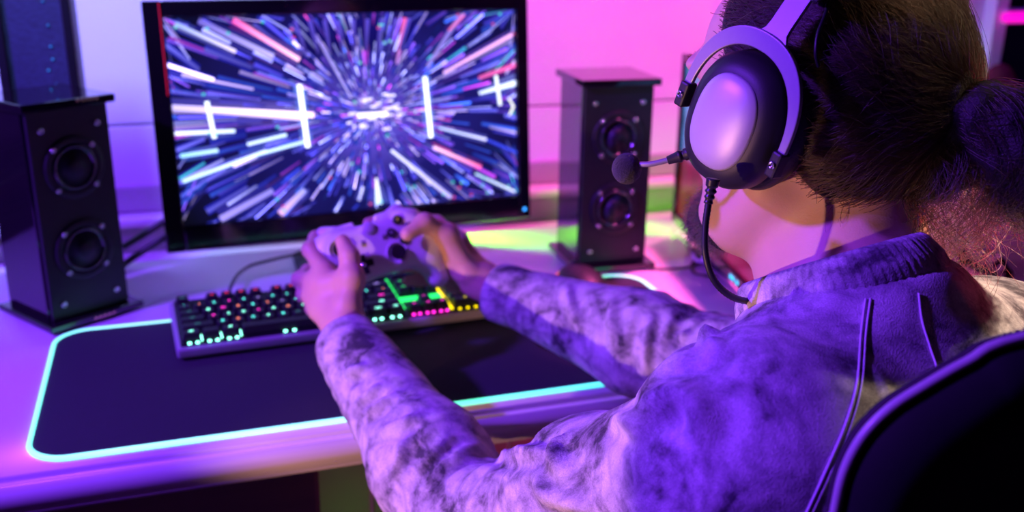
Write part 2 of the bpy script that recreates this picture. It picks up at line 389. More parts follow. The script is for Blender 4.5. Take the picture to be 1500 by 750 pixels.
for i in range(n):
    x0 = xr+0.01+(DX1-0.1-xr)*i/n; x1 = xr+0.01+(DX1-0.1-xr)*(i+1)/n-0.006
    box('back_plank', ((x0+x1)/2, 1.425, 0.38), (x1-x0, 0.018, 0.60), M['plank'], dk)
box('side_panel', (DX1-0.04, 1.19, 0.354), (0.03, 0.56, 0.708), M['darkwood'], dk)

# ------------------------------------------------------------------ mouse pad with a lit edge
def rrect(x0, x1, y0, y1, r, n=10):
    out = []
    for cx, cy, a0 in ((x1-r, y1-r, 0), (x0+r, y1-r, 90), (x0+r, y0+r, 180), (x1-r, y0+r, 270)):
        for k in range(n+1):
            a = math.radians(a0+90*k/n); out.append((cx+r*math.cos(a), cy+r*math.sin(a)))
    return out
PX0, PX1, PY0, PY1 = -0.160, 0.592, 0.908, 1.222
pad = thing('mouse_pad', 'large black cloth mouse pad with a glowing mint edge along the desk front', 'mouse pad', ((PX0+PX1)/2, (PY0+PY1)/2, Z0))
ol = rrect(PX0, PX1, PY0, PY1, 0.036)
rings = [[(x, y, Z0+z) for x, y in rrect(PX0+i, PX1-i, PY0+i, PY1-i, 0.036-i*0.5)] for i, z in ((0.0005, 0.0004), (0, 0.0015), (0, 0.0030), (0.0008, 0.0038), (0.004, 0.0040))]
loft('cloth', rings, M['pad'], pad)
Mg = bpy.data.materials.new('edge_glow'); Mg.use_nodes = True; nt = Mg.node_tree; b = nt.nodes['Principled BSDF']
b.inputs['Base Color'].default_value = (0.6, 0.7, 0.7, 1); b.inputs['Emission Strength'].default_value = 1.7
tc = nt.nodes.new('ShaderNodeTexCoord'); sx = nt.nodes.new('ShaderNodeSeparateXYZ'); nt.links.new(tc.outputs['Object'], sx.inputs[0])
mr = nt.nodes.new('ShaderNodeMapRange'); mr.inputs[1].default_value = PX0; mr.inputs[2].default_value = PX1; nt.links.new(sx.outputs[0], mr.inputs[0])
cr = nt.nodes.new('ShaderNodeValToRGB'); e = cr.color_ramp.elements
e[0].position = 0.0; e[0].color = (0.16, 0.95, 0.80, 1); e[1].position = 1.0; e[1].color = (0.22, 1.0, 0.50, 1)
for p_, c_ in ((0.10, (0.30, 1.0, 0.66, 1)), (0.35, (0.20, 0.85, 0.85, 1)), (0.55, (0.12, 0.95, 0.60, 1)), (0.8, (0.05, 0.80, 0.85, 1))):
    q = e.new(p_); q.color = c_
nt.links.new(mr.outputs[0], cr.inputs[0]); nt.links.new(cr.outputs[0], b.inputs['Emission Color'])
tube('light_edge', [(x, y, Z0+0.0028) for x, y in rrect(PX0-0.0016, PX1+0.0016, PY0-0.0016, PY1+0.0016, 0.0375)], 0.0027, Mg, pad, 8, True)
box('control_box', (0.24, PY1+0.012, Z0+0.007), (0.06, 0.022, 0.012), M['black'], pad)

# ------------------------------------------------------------------ keyboard
KA = math.radians(3.0); KT = math.radians(4.5); U = 0.01735
kx = np.array([math.cos(KA), math.sin(KA), 0]); ky0 = np.array([-math.sin(KA), math.cos(KA), 0])
ky = ky0*math.cos(KT)+np.array([0, 0, 1])*math.sin(KT); kz = np.cross(kx, ky)
KO = np.array([-0.0255, 1.092, Z0+0.0075]); KM = frame_from(KO, kx, ky)   # x right, y away, z up; origin at the front left bottom corner
KW, KD = 22.5*U+0.014, 6.35*U+0.020
kb = thing('keyboard', 'black mechanical keyboard with coloured backlights on the mouse pad', 'keyboard', tuple(KO))
def kbox(name, c, s, material, parent, bevel=0.001, seg=2): return box(name, c, s, material, parent, bevel=bevel, seg=seg, pre=KM)
kbox('case', (KW/2, KD/2, 0.006), (KW, KD, 0.012), M['alu'], kb, 0.003)
kbox('plate', (KW/2, KD/2+0.001, 0.0125), (KW-0.010, KD-0.010, 0.003), M['black'], kb)
for x in (0.06, KW-0.06):
    f = box('foot', (0, 0, 0), (0.03, 0.012, 0.011), M['black'], kb, bevel=0.001, pre=T(*(KO+kx*x+ky*(KD-0.012)-np.array([0, 0, 0.0045]))))
def key_mesh(wu):
    wd = wu*U-0.0012; dp = U-0.0012; tw = wd-0.0042; td = dp-0.0048
    def rr(w_, d_, oy, z, r): return [Vector((x, y+oy, z)) for x, y in rrect(-w_/2, w_/2, -d_/2, d_/2, r, 2)]
    rg = [rr(wd, dp, 0, 0, 0.0012), rr(wd, dp, 0, 0.0015, 0.0014), rr(tw+0.0008, td+0.0008, 0.0007, 0.0086, 0.0018), rr(tw-0.0004, td-0.0004, 0.0007, 0.0093, 0.0018), rr(tw*0.6, td*0.6, 0.0007, 0.0089, 0.0012)]
    V = [v for r in rg for v in r]; n = len(rg[0]); Fc = []
    for i in range(len(rg)-1):
        for k in range(n): Fc.append((i*n+k, i*n+(k+1) % n, (i+1)*n+(k+1) % n, (i+1)*n+k))
    Fc.append(tuple((len(rg)-1)*n+k for k in range(n)))
    me = pydata('keycap', V, Fc); me.materials.append(M['key']); return me
KME = {}; LEG = {}
GL = dict(teal=glow('legend_teal', (0.10, 0.95, 0.85), 4.5), mint=glow('legend_mint', (0.25, 1.0, 0.75), 5.5), red=glow('legend_red', (1.0, 0.02, 0.06), 3.0),
          orange=glow('legend_orange', (1.0, 0.22, 0.10), 3.6), mag=glow('legend_magenta', (1.0, 0.02, 0.60), 4.0), lilac=glow('legend_lilac', (0.45, 0.30, 1.0), 2.2),
          green=glow('legend_green', (0.02, 1.0, 0.16), 2.0), yellow=glow('legend_yellow', (1.0, 0.75, 0.0), 2.4), dim=glow('legend_dim', (0.10, 0.6, 0.6), 0.5))
def key(xu, yu, wu, text, colour, size=0.0046):
    if wu not in KME: KME[wu] = key_mesh(wu)
    kc = bpy.data.objects.new('key', KME[wu]); COL.objects.link(kc)
    loc = KM @ Vector((0.007+(xu+wu/2)*U, 0.010+(yu+0.5)*U, 0.0150)); kc.matrix_basis = T(*loc) @ KM.to_3x3().to_4x4()
    kc.parent = kb; kc.matrix_parent_inverse = parent_inv(kb)
    if text:
        k_ = (text, size, colour)
        if k_ not in LEG:
            LEG[k_] = text_me(text, size*(1.0 if len(text) == 1 else 0.68), 0.00012); LEG[k_].materials.append(GL[colour])
        lo = bpy.data.objects.new('legend', LEG[k_]); COL.objects.link(lo)
        lo.matrix_basis = kc.matrix_basis @ T(0, 0.0007, 0.0094); lo.parent = kc; lo.matrix_parent_inverse = kc.matrix_basis.inverted()
    return kc
def row(y, x, items, colours):
    for i, it in enumerate(items):
        t, wu = it if isinstance(it, tuple) else (it, 1.0)
        key(x, y, wu, t, colours[i % len(colours)]); x += wu
row(5.35, 0, ['Esc'], ['dim']); row(5.35, 2, ['F1', 'F2', 'F3', 'F4'], ['red']); row(5.35, 6.5, ['F5', 'F6', 'F7', 'F8'], ['red']); row(5.35, 11, ['F9', 'F10', 'F11', 'F12'], ['red', 'lilac'])
row(4, 0, list('`1234567890-=')+[('Back', 2.0)], ['teal', 'orange', 'teal', 'mag', 'teal', 'lilac', 'teal', 'teal'])
row(3, 0, [('Tab', 1.5)]+list('QWERTYUIOP[]')+[('\\', 1.5)], ['dim', 'mint', 'mag', 'orange', 'teal', 'orange', 'lilac', 'teal'])
row(2, 0, [('Caps', 1.75)]+list("ASDFGHJKL;'")+[('Enter', 2.25)], ['dim', 'mag', 'mint', 'mint', 'mag', 'mint', 'orange', 'mint'])
row(1, 0, [('Shift', 2.25)]+list('ZXCVBNM,./')+[('Shift', 2.75)], ['dim', 'teal', 'orange', 'teal', 'mint', 'teal', 'dim'])
row(0, 0, [('Ctrl', 1.25), ('', 1.25), ('Alt', 1.25), ('', 6.25), ('Alt', 1.25), ('Fn', 1.25), ('Menu', 1.25), ('Ctrl', 1.25)], ['mint', 'mint', 'mint', 'dim', 'teal'])
row(5.35, 15.25, ['Prt', 'Scr', 'Brk'], ['dim']); row(4, 15.25, ['Ins', 'Hom', 'PgU'], ['green']); row(3, 15.25, ['Del', 'End', 'PgD'], ['green'])
key(16.25, 1, 1, '\u2191', 'mag'); row(0, 15.25, ['\u2190', '\u2193', '\u2192'], ['mag'])
row(4, 18.5, ['Num', '/', '*', '-'], ['yellow']); row(3, 18.5, list('789')+['+'], ['yellow']); row(2, 18.5, list('456'), ['yellow']); row(1, 18.5, list('123'), ['yellow'])
row(0, 18.5, [('0', 2.0), '.'], ['yellow']); key(21.5, 2, 1, '', 'dim'); key(21.5, 0, 1, '', 'dim'); key(21.5, 1, 1, 'Ent', 'yellow')
def strip(x0, x1, y0, y1, colour, z=0.0146): return kbox('light_strip', (0.007+(x0+x1)/2*U, 0.010+(y0+y1)/2*U, z), ((x1-x0)*U, (y1-y0)*U, 0.0012), GL[colour], kb, 0)
strip(15.03, 15.20, 1.0, 6.2, 'green'); strip(15.2, 18.3, 2.15, 2.75, 'green'); strip(18.28, 18.46, 0.0, 6.2, 'yellow')
def lozenge(x, colour, wd=0.0044):
    P = KM @ Vector((0.007+x*U, 0.0075, 0.0148)); rg = []
    Vv, Fv = lathe_vf([(0.0002, -0.0013), (0.0010, -0.0011), (0.0014, 0), (0.0010, 0.0011), (0.0002, 0.0013)], 8, T(*P) @ KM.to_3x3().to_4x4() @ Matrix.Diagonal((wd/0.0028, 0.9, 1.0, 1)))
    link('key_light', pydata('key_light', Vv, Fv), GL[colour], kb)
for x in (0.45, 0.95, 1.7, 2.2, 2.95, 3.45, 6.6, 7.2, 10.2, 10.8, 11.45, 11.95, 12.7, 13.2, 13.95, 14.5): lozenge(x, 'mint')
for x in (15.5, 15.95, 16.5, 16.95, 17.5, 17.95): lozenge(x, 'mag')
for x in (18.9, 19.5, 20.1, 20.8, 21.2, 21.8, 22.2): lozenge(x, 'yellow')
for x in (1.25, 2.5, 3.75):
    kbox('light_strip', (0.007+x*U, 0.010+0.45*U, 0.0150), (0.0016, 0.75*U, 0.0012), GL['mint'], kb, 0)
kc_pts = [KO+kx*0.125+ky*(KD-0.002)+np.array([0, 0, 0.008]), onz(341, 432, 0.010), onz(344, 408, 0.014), onz(362, 392, 0.010), onz(385, 384, 0.015), onz(440, 372, 0.016), onz(500, 366, 0.0155)]
tag(tube('keyboard_cable', catmull(kc_pts, 10), 0.0022, M['cable']), 'thin dark cable looping up behind the keyboard towards the monitor stand', 'cable')

# ------------------------------------------------------------------ monitors
def screen_at(MM, w_, h_, u, v): return (u-0.5)*w_, (0.5-v)*h_
MW, MH = 0.478, 0.269
mrz, mtl = math.radians(3.7), math.radians(4.8)
mex = np.array([math.cos(mrz), math.sin(mrz), 0]); mn = np.array([-math.sin(mrz), math.cos(mrz), 0]); mez = np.array([0, 0, 1])*math.cos(mtl)+mn*math.sin(mtl)
MC = np.array([0, 0, EYE[2]])+np.array([0.256, 1.525, 0.195-0.479])*0.9
MM = frame_from(MC, mex, mez)                                   # z axis towards the viewer
mon = thing('monitor', 'wide black-framed monitor showing streaks of light in the middle of the desk', 'monitor', (MC[0], MC[1]+0.05, Z0))
def mbox(name, c, s, material, parent, bevel=0.001, pre=None): return box(name, c, s, material, parent, bevel=bevel, pre=MM if pre is None else pre)
BL, BR, BT, BB = 0.024, 0.018, 0.020, 0.034
mbox('back_shell', ((BR-BL)/2, (BT-BB)/2, -0.016), (MW+BL+BR-0.01, MH+BT+BB-0.01, 0.024), M['satin'], mon, 0.006)
mbox('bezel', (-MW/2-BL/2, (BT-BB)/2, 0.002), (BL, MH+BT+BB, 0.016), M['gloss'], mon, 0.002)
mbox('bezel', (MW/2+BR/2, (BT-BB)/2, 0.002), (BR, MH+BT+BB, 0.016), M['gloss'], mon, 0.002)
mbox('bezel', (0, MH/2+BT/2, 0.002), (MW, BT, 0.016), M['gloss'], mon, 0.002)
mbox('bezel', (0, -MH/2-BB/2, 0.002), (MW, BB, 0.016), M['gloss'], mon, 0.002)
mbox('red_reflection', (-MW/2-0.0035, MH*0.5-0.04, 0.0102), (0.0014, 0.115, 0.0008), glow('reflection_red', (1.0, 0.01, 0.06), 0.55), mon, 0.0003)  # red reflection on the left bezel, imitated by a thin glowing strip
mbox('power_light', (MW/2+BR*0.45, -MH/2-BB*0.62, 0.0102), (0.0045, 0.0045, 0.001), glow('blue_led', (0.03, 0.30, 1.0), 3.0), mon, 0.0004)
nk = [MC-mn*(-0.030)+np.array([0, 0, -0.05])]
box('stand_neck', (MC[0]+0.0, MC[1]+0.055, Z0+0.11), (0.075, 0.022, 0.20), M['satin'], mon, mrz, 0.004)
V = [];
loft('stand_base', [[(MC[0]-0.010+x, MC[1]-0.01+y, Z0+z) for x, y in rrect(-0.080+i, 0.105-i, -0.060+i, 0.085-i, 0.02)] for i, z in ((0.001, 0.0005), (0, 0.002), (0, 0.008), (0.004, 0.011), (0.03, 0.012))], M['satin'], mon)
# the picture on the screen: a dark ground that brightens to the vanishing point, with flat streaks on it
SU, SV = 0.545, 0.50
Ms = bpy.data.materials.new('screen_ground'); Ms.use_nodes = True; nt = Ms.node_tree; b = nt.nodes['Principled BSDF']
b.inputs['Base Color'].default_value = (0.004, 0.004, 0.005, 1); b.inputs['Roughness'].default_value = 0.3; b.inputs['Specular IOR Level'].default_value = 0.12
tc = nt.nodes.new('ShaderNodeTexCoord'); mp = nt.nodes.new('ShaderNodeMapping'); nt.links.new(tc.outputs['Object'], mp.inputs[0])
fx, fy = (SU-0.5)*MW, (0.5-SV)*MH
mp.inputs['Location'].default_value = (-fx, -fy*1.25, 0); mp.inputs['Scale'].default_value = (1.0, 1.25, 1)
ln = nt.nodes.new('ShaderNodeVectorMath'); ln.operation = 'LENGTH'; nt.links.new(mp.outputs[0], ln.inputs[0])
cr = nt.nodes.new('ShaderNodeValToRGB'); e = cr.color_ramp.elements; e[0].position = 0; e[0].color = (0.55, 0.45, 1.3, 1); e[1].position = 0.30; e[1].color = (0.003, 0.003, 0.012, 1)
q = e.new(0.035); q.color = (0.12, 0.08, 0.70, 1); q = e.new(0.12); q.color = (0.012, 0.010, 0.16, 1)
nt.links.new(ln.outputs['Value'], cr.inputs[0]); ns = nt.nodes.new('ShaderNodeTexNoise'); ns.inputs['Scale'].default_value = 9; nt.links.new(tc.outputs['Object'], ns.inputs[0])
mx = nt.nodes.new('ShaderNodeMix'); mx.data_type = 'RGBA'; mx.blend_type = 'MULTIPLY'; mx.inputs[0].default_value = 0.7
nt.links.new(cr.outputs[0], mx.inputs[6]); nt.links.new(ns.outputs['Fac'], mx.inputs[7]); nt.links.new(mx.outputs[2], b.inputs['Emission Color']); b.inputs['Emission Strength'].default_value = 1.5
scr = box('screen', (0, 0, 0), (MW, MH, 0.004), Ms, None, bevel=0)
scr.parent = mon; scr.matrix_parent_inverse = parent_inv(mon); scr.matrix_basis = MM
Mk = bpy.data.materials.new('screen_streaks'); Mk.use_nodes = True; nt = Mk.node_tree; b = nt.nodes['Principled BSDF']; b.inputs['Base Color'].default_value = (0.004, 0.004, 0.005, 1); b.inputs['Specular IOR Level'].default_value = 0.12; b.inputs['Roughness'].default_value = 0.3
at_ = nt.nodes.new('ShaderNodeAttribute'); at_.attribute_name = 'glow'; nt.links.new(at_.outputs['Color'], b.inputs['Emission Color']); b.inputs['Emission Strength'].default_value = 1.0
SVt, SFc, SCc = [], [], []
PAL = [(0.10, 0.08, 0.9), (0.17, 0.16, 1.0), (0.36, 0.36, 1.0), (0.55, 0.42, 1.0), (0.03, 0.05, 0.6), (0.05, 0.15, 1.0), (0.55, 0.06, 0.8), (0.95, 0.08, 0.60), (0.26, 0.10, 1.0), (0.08, 0.65, 0.95)]
def quad(p, q, w0, w1, c0, c1, layer):
    global SVt
    p, q = np.array(p), np.array(q); d = q-p; L = np.linalg.norm(d); d = d/L; nn = np.array([-d[1], d[0]]); i = len(SVt); z = 0.0021+layer*7e-7
    for pt in (p-nn*w0/2, p+nn*w0/2, q+nn*w1/2, q-nn*w1/2):
        SVt.append((min(max(pt[0], -MW/2+0.001), MW/2-0.001), min(max(pt[1], -MH/2+0.001), MH/2-0.001), z))
    SFc.append((i, i+3, i+2, i+1)); SCc.extend([c0, c0, c1, c1])
def uv(u, v): return np.array([(u-0.5)*MW, (0.5-v)*MH])
FC = uv(SU, SV); rs = random.Random(11)
for i in range(3200):
    a = rs.random()*2*math.pi; t = rs.random()**(0.75 if i < 2000 else 1.9)
    r0 = 0.012+t*0.27; ca, sa = math.cos(a), math.sin(a)*0.92
    L = (0.004+0.075*(r0/0.27)**1.3)*(0.4+rs.random()); horiz = abs(math.cos(a)) > 0.90
    if horiz: L *= 1.7
    wd = (0.0011+0.0043*(r0/0.27))*(0.4+0.9*rs.random())
    p = FC+np.array([ca, sa])*r0; q = FC+np.array([ca, sa])*(r0+L)
    if not (-MW/2 < p[0] < MW/2 and -MH/2 < p[1] < MH/2): continue
    if p[0] < -MW*0.33 and p[1] < -MH*0.36: continue                # the dark bottom left corner
    if rs.random() < (0.66 if t > 0.35 else 0.30): continue
    c = PAL[rs.choice((0, 0, 1, 1, 2, 2, 3, 4, 5, 5, 8, 8, 2, 3, 0, 1, 8, 0, 1, 2, 3, 5, 8, 6, 6, 7, 9))]
    if t < 0.3: c = PAL[rs.choice((1, 2, 2, 3, 3, 0, 8, 6))]
    if math.cos(a)*0.9+math.sin(a)*0.7 < -0.6 and rs.random() < .5: c = PAL[rs.choice((0, 4, 5, 1))]
    s = (0.70+2.4*rs.random()**2.8)*(1.2-0.4*t)
    if rs.random() < 0.10: s *= 1.9; c = PAL[rs.choice((2, 3, 2, 1))]
    if rs.random() < 0.16: s *= 0.30; c = PAL[rs.choice((0, 4, 5, 8))]
    f = 0.25+0.75*rs.random()
    if s > 0.6: quad(p, q, wd*2.0, wd*2.4, (0.012, 0.012, 0.32), (0.025, 0.025, 0.50), i*0.1)
    quad(p, q, wd*0.75, wd, tuple(x*s*f for x in c), tuple(x*s for x in c), 400+i)
K = 3700
def bar(u, v0, v1, wd, s=2.6, halo=0.016):
    global K
    quad(uv(u, v0), uv(u+0.012, v1), halo, halo, (0.05*s, 0.09*s, s*.36), (0.05*s, 0.09*s, s*.36), 398)
    quad(uv(u, v0), uv(u+0.012, v1), wd, wd, (0.85*s, 0.92*s, s), (0.85*s, 0.92*s, s), K); K += 1
def beam(u0, v0, u1, v1, w0, w1, c0, c1):
    global K
    quad(uv(u0, v0), uv(u1, v1), w0*2.4, w1*2.4, (c0[0]*.06, c0[1]*.06, c0[2]*.24), (c1[0]*.06, c1[1]*.06, c1[2]*.24), 330+(K % 60)); w0, w1 = w0*0.72, w1*0.72
    quad(uv(u0, v0), uv(u1, v1), w0, w1, c0, c1, K); K += 1
beam(0.00, 0.42, 0.36, 0.50, 0.010, 0.016, (0.9, 0.75, 1.6), (1.6, 1.1, 1.8)); beam(0.10, 0.44, 0.38, 0.495, 0.006, 0.010, (2.0, 1.6, 1.8), (2.4, 1.7, 2.2))
beam(0.00, 0.545, 0.16, 0.55, 0.007, 0.006, (1.5, 1.6, 2.2), (1.2, 1.5, 2.0)); beam(0.01, 0.78, 0.24, 0.66, 0.006, 0.006, (0.9, 1.4, 2.2), (1.4, 1.6, 2.2)); beam(0.01, 0.655, 0.11, 0.64, 0.007, 0.006, (0.5, 1.1, 1.8), (0.9, 1.4, 1.8))
beam(0.18, 0.02, 0.35, 0.22, 0.010, 0.008, (1.4, 0.15, 0.75), (2.0, 1.0, 1.6)); beam(0.03, 0.03, 0.18, 0.17, 0.006, 0.006, (0.4, 0.6, 1.3), (1.3, 1.1, 1.7)); beam(0.09, 0.02, 0.28, 0.20, 0.010, 0.010, (0.20, 0.16, 0.8), (0.7, 0.6, 1.4))
beam(0.19, 0.62, 0.30, 0.585, 0.005, 0.005, (1.2, 1.5, 2.2), (1.2, 1.6, 2.2)); beam(0.21, 0.675, 0.35, 0.625, 0.005, 0.005, (1.2, 1.6, 2.2), (1.0, 1.4, 2.0))
beam(0.77, 0.315, 0.99, 0.13, 0.005, 0.006, (1.3, 0.7, 1.6), (1.7, 0.8, 1.7)); beam(0.88, 0.35, 1.0, 0.29, 0.006, 0.009, (1.0, 0.15, 0.6), (1.5, 0.2, 0.8)); beam(0.88, 0.43, 1.0, 0.385, 0.005, 0.012, (1.2, 1.4, 2.0), (1.4, 1.6, 2.2))
beam(0.60, 0.70, 0.78, 0.98, 0.005, 0.008, (1.3, 1.3, 2.0), (0.7, 0.6, 1.4)); beam(0.73, 0.70, 0.88, 0.83, 0.006, 0.007, (1.6, 1.0, 1.6), (1.6, 0.2, 0.7)); beam(0.75, 0.60, 0.90, 0.68, 0.004, 0.005, (0.7, 0.9, 1.6), (1.2, 1.2, 1.8))
beam(0.86, 0.86, 0.99, 0.98, 0.004, 0.004, (0.7, 1.0, 1.4), (1.3, 1.4, 1.8)); beam(0.555, 0.98, 0.551, 0.84, 0.014, 0.003, (1.0, 1.3, 2.0), (1.8, 1.8, 2.2)); beam(0.51, 0.88, 0.495, 0.95, 0.004, 0.005, (1.2, 1.2, 2.0), (0.7, 0.7, 1.6))
beam(0.10, 0.985, 0.25, 0.86, 0.014, 0.010, (0.5, 0.4, 1.3), (0.35, 0.30, 1.1)); beam(0.265, 0.985, 0.34, 0.87, 0.014, 0.010, (1.1, 0.6, 1.3), (0.5, 0.5, 1.4)); beam(0.72, 0.28, 0.83, 0.02, 0.006, 0.009, (0.4, 0.3, 1.0), (0.25, 0.2, 0.9))
beam(0.49, 0.42, 0.40, 0.10, 0.003, 0.006, (0.7, 0.6, 1.5), (0.3, 0.22, 0.9)); beam(0.63, 0.26, 0.66, 0.03, 0.006, 0.010, (0.5, 0.25, 0.9), (1.1, 0.15, 0.6)); beam(0.79, 0.10, 0.84, 0.02, 0.004, 0.004, (1.0, 0.2, 0.6), (1.4, 0.3, 0.8))
for k in range(9): beam(0.37+0.034*k, 0.19, 0.345+0.041*k, 0.03, 0.006, 0.008, (0.06, 0.04, 0.35), (0.12, 0.08, 0.75))
bar(0.345, 0.34, 0.655, 0.0062); bar(0.712, 0.33, 0.648, 0.0058); bar(0.092, 0.40, 0.58, 0.0055, 2.0, 0.008); bar(0.935, 0.34, 0.50, 0.0045, 1.8, 0.007)
for k in range(24):
    a = rs.random()*6.283; rr_ = rs.random()**0.5*0.028; p = FC+np.array([math.cos(a)*1.5, math.sin(a)])*rr_; quad(p, p+np.array([0.004+0.01*rs.random(), 0.0006]), 0.003, 0.003, (1.5, 1.3, 1.9), (1.3, 1.2, 2.0), K); K += 1
beam(0.505, 0.51, 0.595, 0.51, 0.009, 0.009, (2.0, 1.8, 2.3), (2.0, 1.8, 2.3))
for k in range(46):
    u_, v_ = rs.random(), rs.choice((rs.random()*0.12+0.02, rs.random()*0.1+0.88, rs.random())); s = 0.9
    if u_ < 0.17 and v_ > 0.84: continue
    c = rs.choice(((0.08, 0.8, 0.9), (0.9, 0.1, 0.45), (0.3, 0.9, 1.0)))
    beam(u_, v_, u_+0.009, v_, 0.0042, 0.0042, tuple(x*s for x in c), tuple(x*s for x in c))
me = pydata('streaks', SVt, SFc); ca = me.color_attributes.new('glow', 'FLOAT_COLOR', 'CORNER')
li = 0; arr = np.ones((len(me.loops), 4), np.float32); vi = np.zeros(len(me.loops), np.int32); me.loops.foreach_get('vertex_index', vi)
arr[:, :3] = np.array(SCc, np.float32)[vi]; ca.data.foreach_set('color', arr.ravel())
st = link('streaks', me, Mk, None, False); st.parent = scr; st.matrix_parent_inverse = Matrix.Identity(4); st['kind'] = 'stuff'
chev = []
for a_, b_ in (((0.978, 0.475), (0.986, 0.51)), ((0.986, 0.51), (0.978, 0.545))):
    chev.append(a_); chev.append(b_)
V = [Vector((*uv(0.970, 0.465), 0.0092)), Vector((*uv(0.976, 0.465), 0.0092)), Vector((*uv(0.990, 0.51), 0.0092)), Vector((*uv(0.976, 0.555), 0.0092)), Vector((*uv(0.970, 0.555), 0.0092)), Vector((*uv(0.983, 0.51), 0.0092))]
V2 = [v-Vector((0, 0, 0.0008)) for v in V]
ch = link('arrow_mark', pydata('arrow_mark', V+V2, [(0, 5, 2, 1), (5, 4, 3, 2), (0, 1, 7, 6), (1, 2, 8, 7), (2, 3, 9, 8), (3, 4, 10, 9), (4, 5, 11, 10), (5, 0, 6, 11)]), glow('arrow_white', (0.95, 0.95, 0.85), 1.6), None, False)
ch.parent = scr; ch.matrix_parent_inverse = Matrix.Identity(4)
# second monitor, end-on at the right
a0, a1 = np.array([0.735, 1.372, Z0+0.030]), np.array([0.662, 1.010, Z0+0.030])
sx_ = (a1-a0)/np.linalg.norm(a1-a0); S2 = frame_from(a0, sx_, np.array([0, 0, 1]))          # x to the near end, y up, z towards the player (left)
L2, H2 = 0.40, 0.262
m2 = thing('second_monitor', 'dark monitor standing end-on beside the right speaker, half hidden by the face', 'monitor', tuple((a0+a1)/2*np.array([1, 1, 0])+np.array([0.03, 0, Z0])))
for c_, s_ in (((L2/2, 0.008, 0), (L2, 0.016, 0.014)), ((L2/2, H2-0.006, 0), (L2, 0.012, 0.014)), ((0.006, H2/2, 0), (0.012, H2, 0.014)), ((L2-0.006, H2/2, 0), (0.012, H2, 0.014))):
    box('bezel', c_, s_, M['gloss'], m2, pre=S2)
box('back_shell', (L2/2, H2/2, -0.015), (L2-0.01, H2-0.01, 0.022), M['satin'], m2, bevel=0.005, pre=S2)
M2 = bpy.data.materials.new('second_screen'); M2.use_nodes = True; nt = M2.node_tree; b = nt.nodes['Principled BSDF']; b.inputs['Base Color'].default_value = (0.01, 0.01, 0.012, 1); b.inputs['Roughness'].default_value = 0.2
tc = nt.nodes.new('ShaderNodeTexCoord'); gx = nt.nodes.new('ShaderNodeTexVoronoi'); gx.inputs['Scale'].default_value = 26; nt.links.new(tc.outputs['Object'], gx.inputs['Vector'])
sp = nt.nodes.new('ShaderNodeSeparateXYZ'); nt.links.new(tc.outputs['Object'], sp.inputs[0])
cr = nt.nodes.new('ShaderNodeValToRGB'); e = cr.color_ramp.elements; e[0].position = 0.0; e[0].color = (0.16, 0.0, 0.015, 1); e[1].position = 1.0; e[1].color = (0.10, 0.30, 0.75, 1)
q = e.new(0.40); q.color = (0.22, 0.0, 0.02, 1); q = e.new(0.46); q.color = (0.10, 0.25, 0.70, 1)
mr = nt.nodes.new('ShaderNodeMapRange'); mr.inputs[1].default_value = 0.0; mr.inputs[2].default_value = H2; nt.links.new(sp.outputs[1], mr.inputs[0]); nt.links.new(mr.outputs[0], cr.inputs[0])
mx = nt.nodes.new('ShaderNodeMix'); mx.data_type = 'RGBA'; mx.blend_type = 'MULTIPLY'; mx.inputs[0].default_value = 0.8; nt.links.new(cr.outputs[0], mx.inputs[6]); nt.links.new(gx.outputs['Distance'], mx.inputs[7])
nt.links.new(mx.outputs[2], b.inputs['Emission Color']); b.inputs['Emission Strength'].default_value = 1.2
s2 = box('screen', (L2/2, H2/2, 0.0), (L2-0.02, H2-0.026, 0.004), M2, None, bevel=0); s2.parent = m2; s2.matrix_parent_inverse = parent_inv(m2); s2.matrix_basis = S2
for x in (0.29, 0.30, 0.315): box('power_light', (x, 0.008, 0.0075), (0.006, 0.005, 0.001), glow('cyan_led', (0.05, 0.55, 1.0), 2.0), m2, bevel=0, pre=S2)
mid = (a0+a1)/2
box('stand_neck', (mid[0]+0.040, mid[1]+0.03, Z0+0.08), (0.02, 0.05, 0.15), M['satin'], m2, math.atan2(sx_[1], sx_[0])+math.pi/2, 0.003)
loft('stand_base', [[(mid[0]+0.075+x, mid[1]+0.03+y, Z0+z) for x, y in rrect(-0.055, 0.055, -0.08, 0.08, 0.02)] for z in (0.0005, 0.008)], M['satin'], m2)

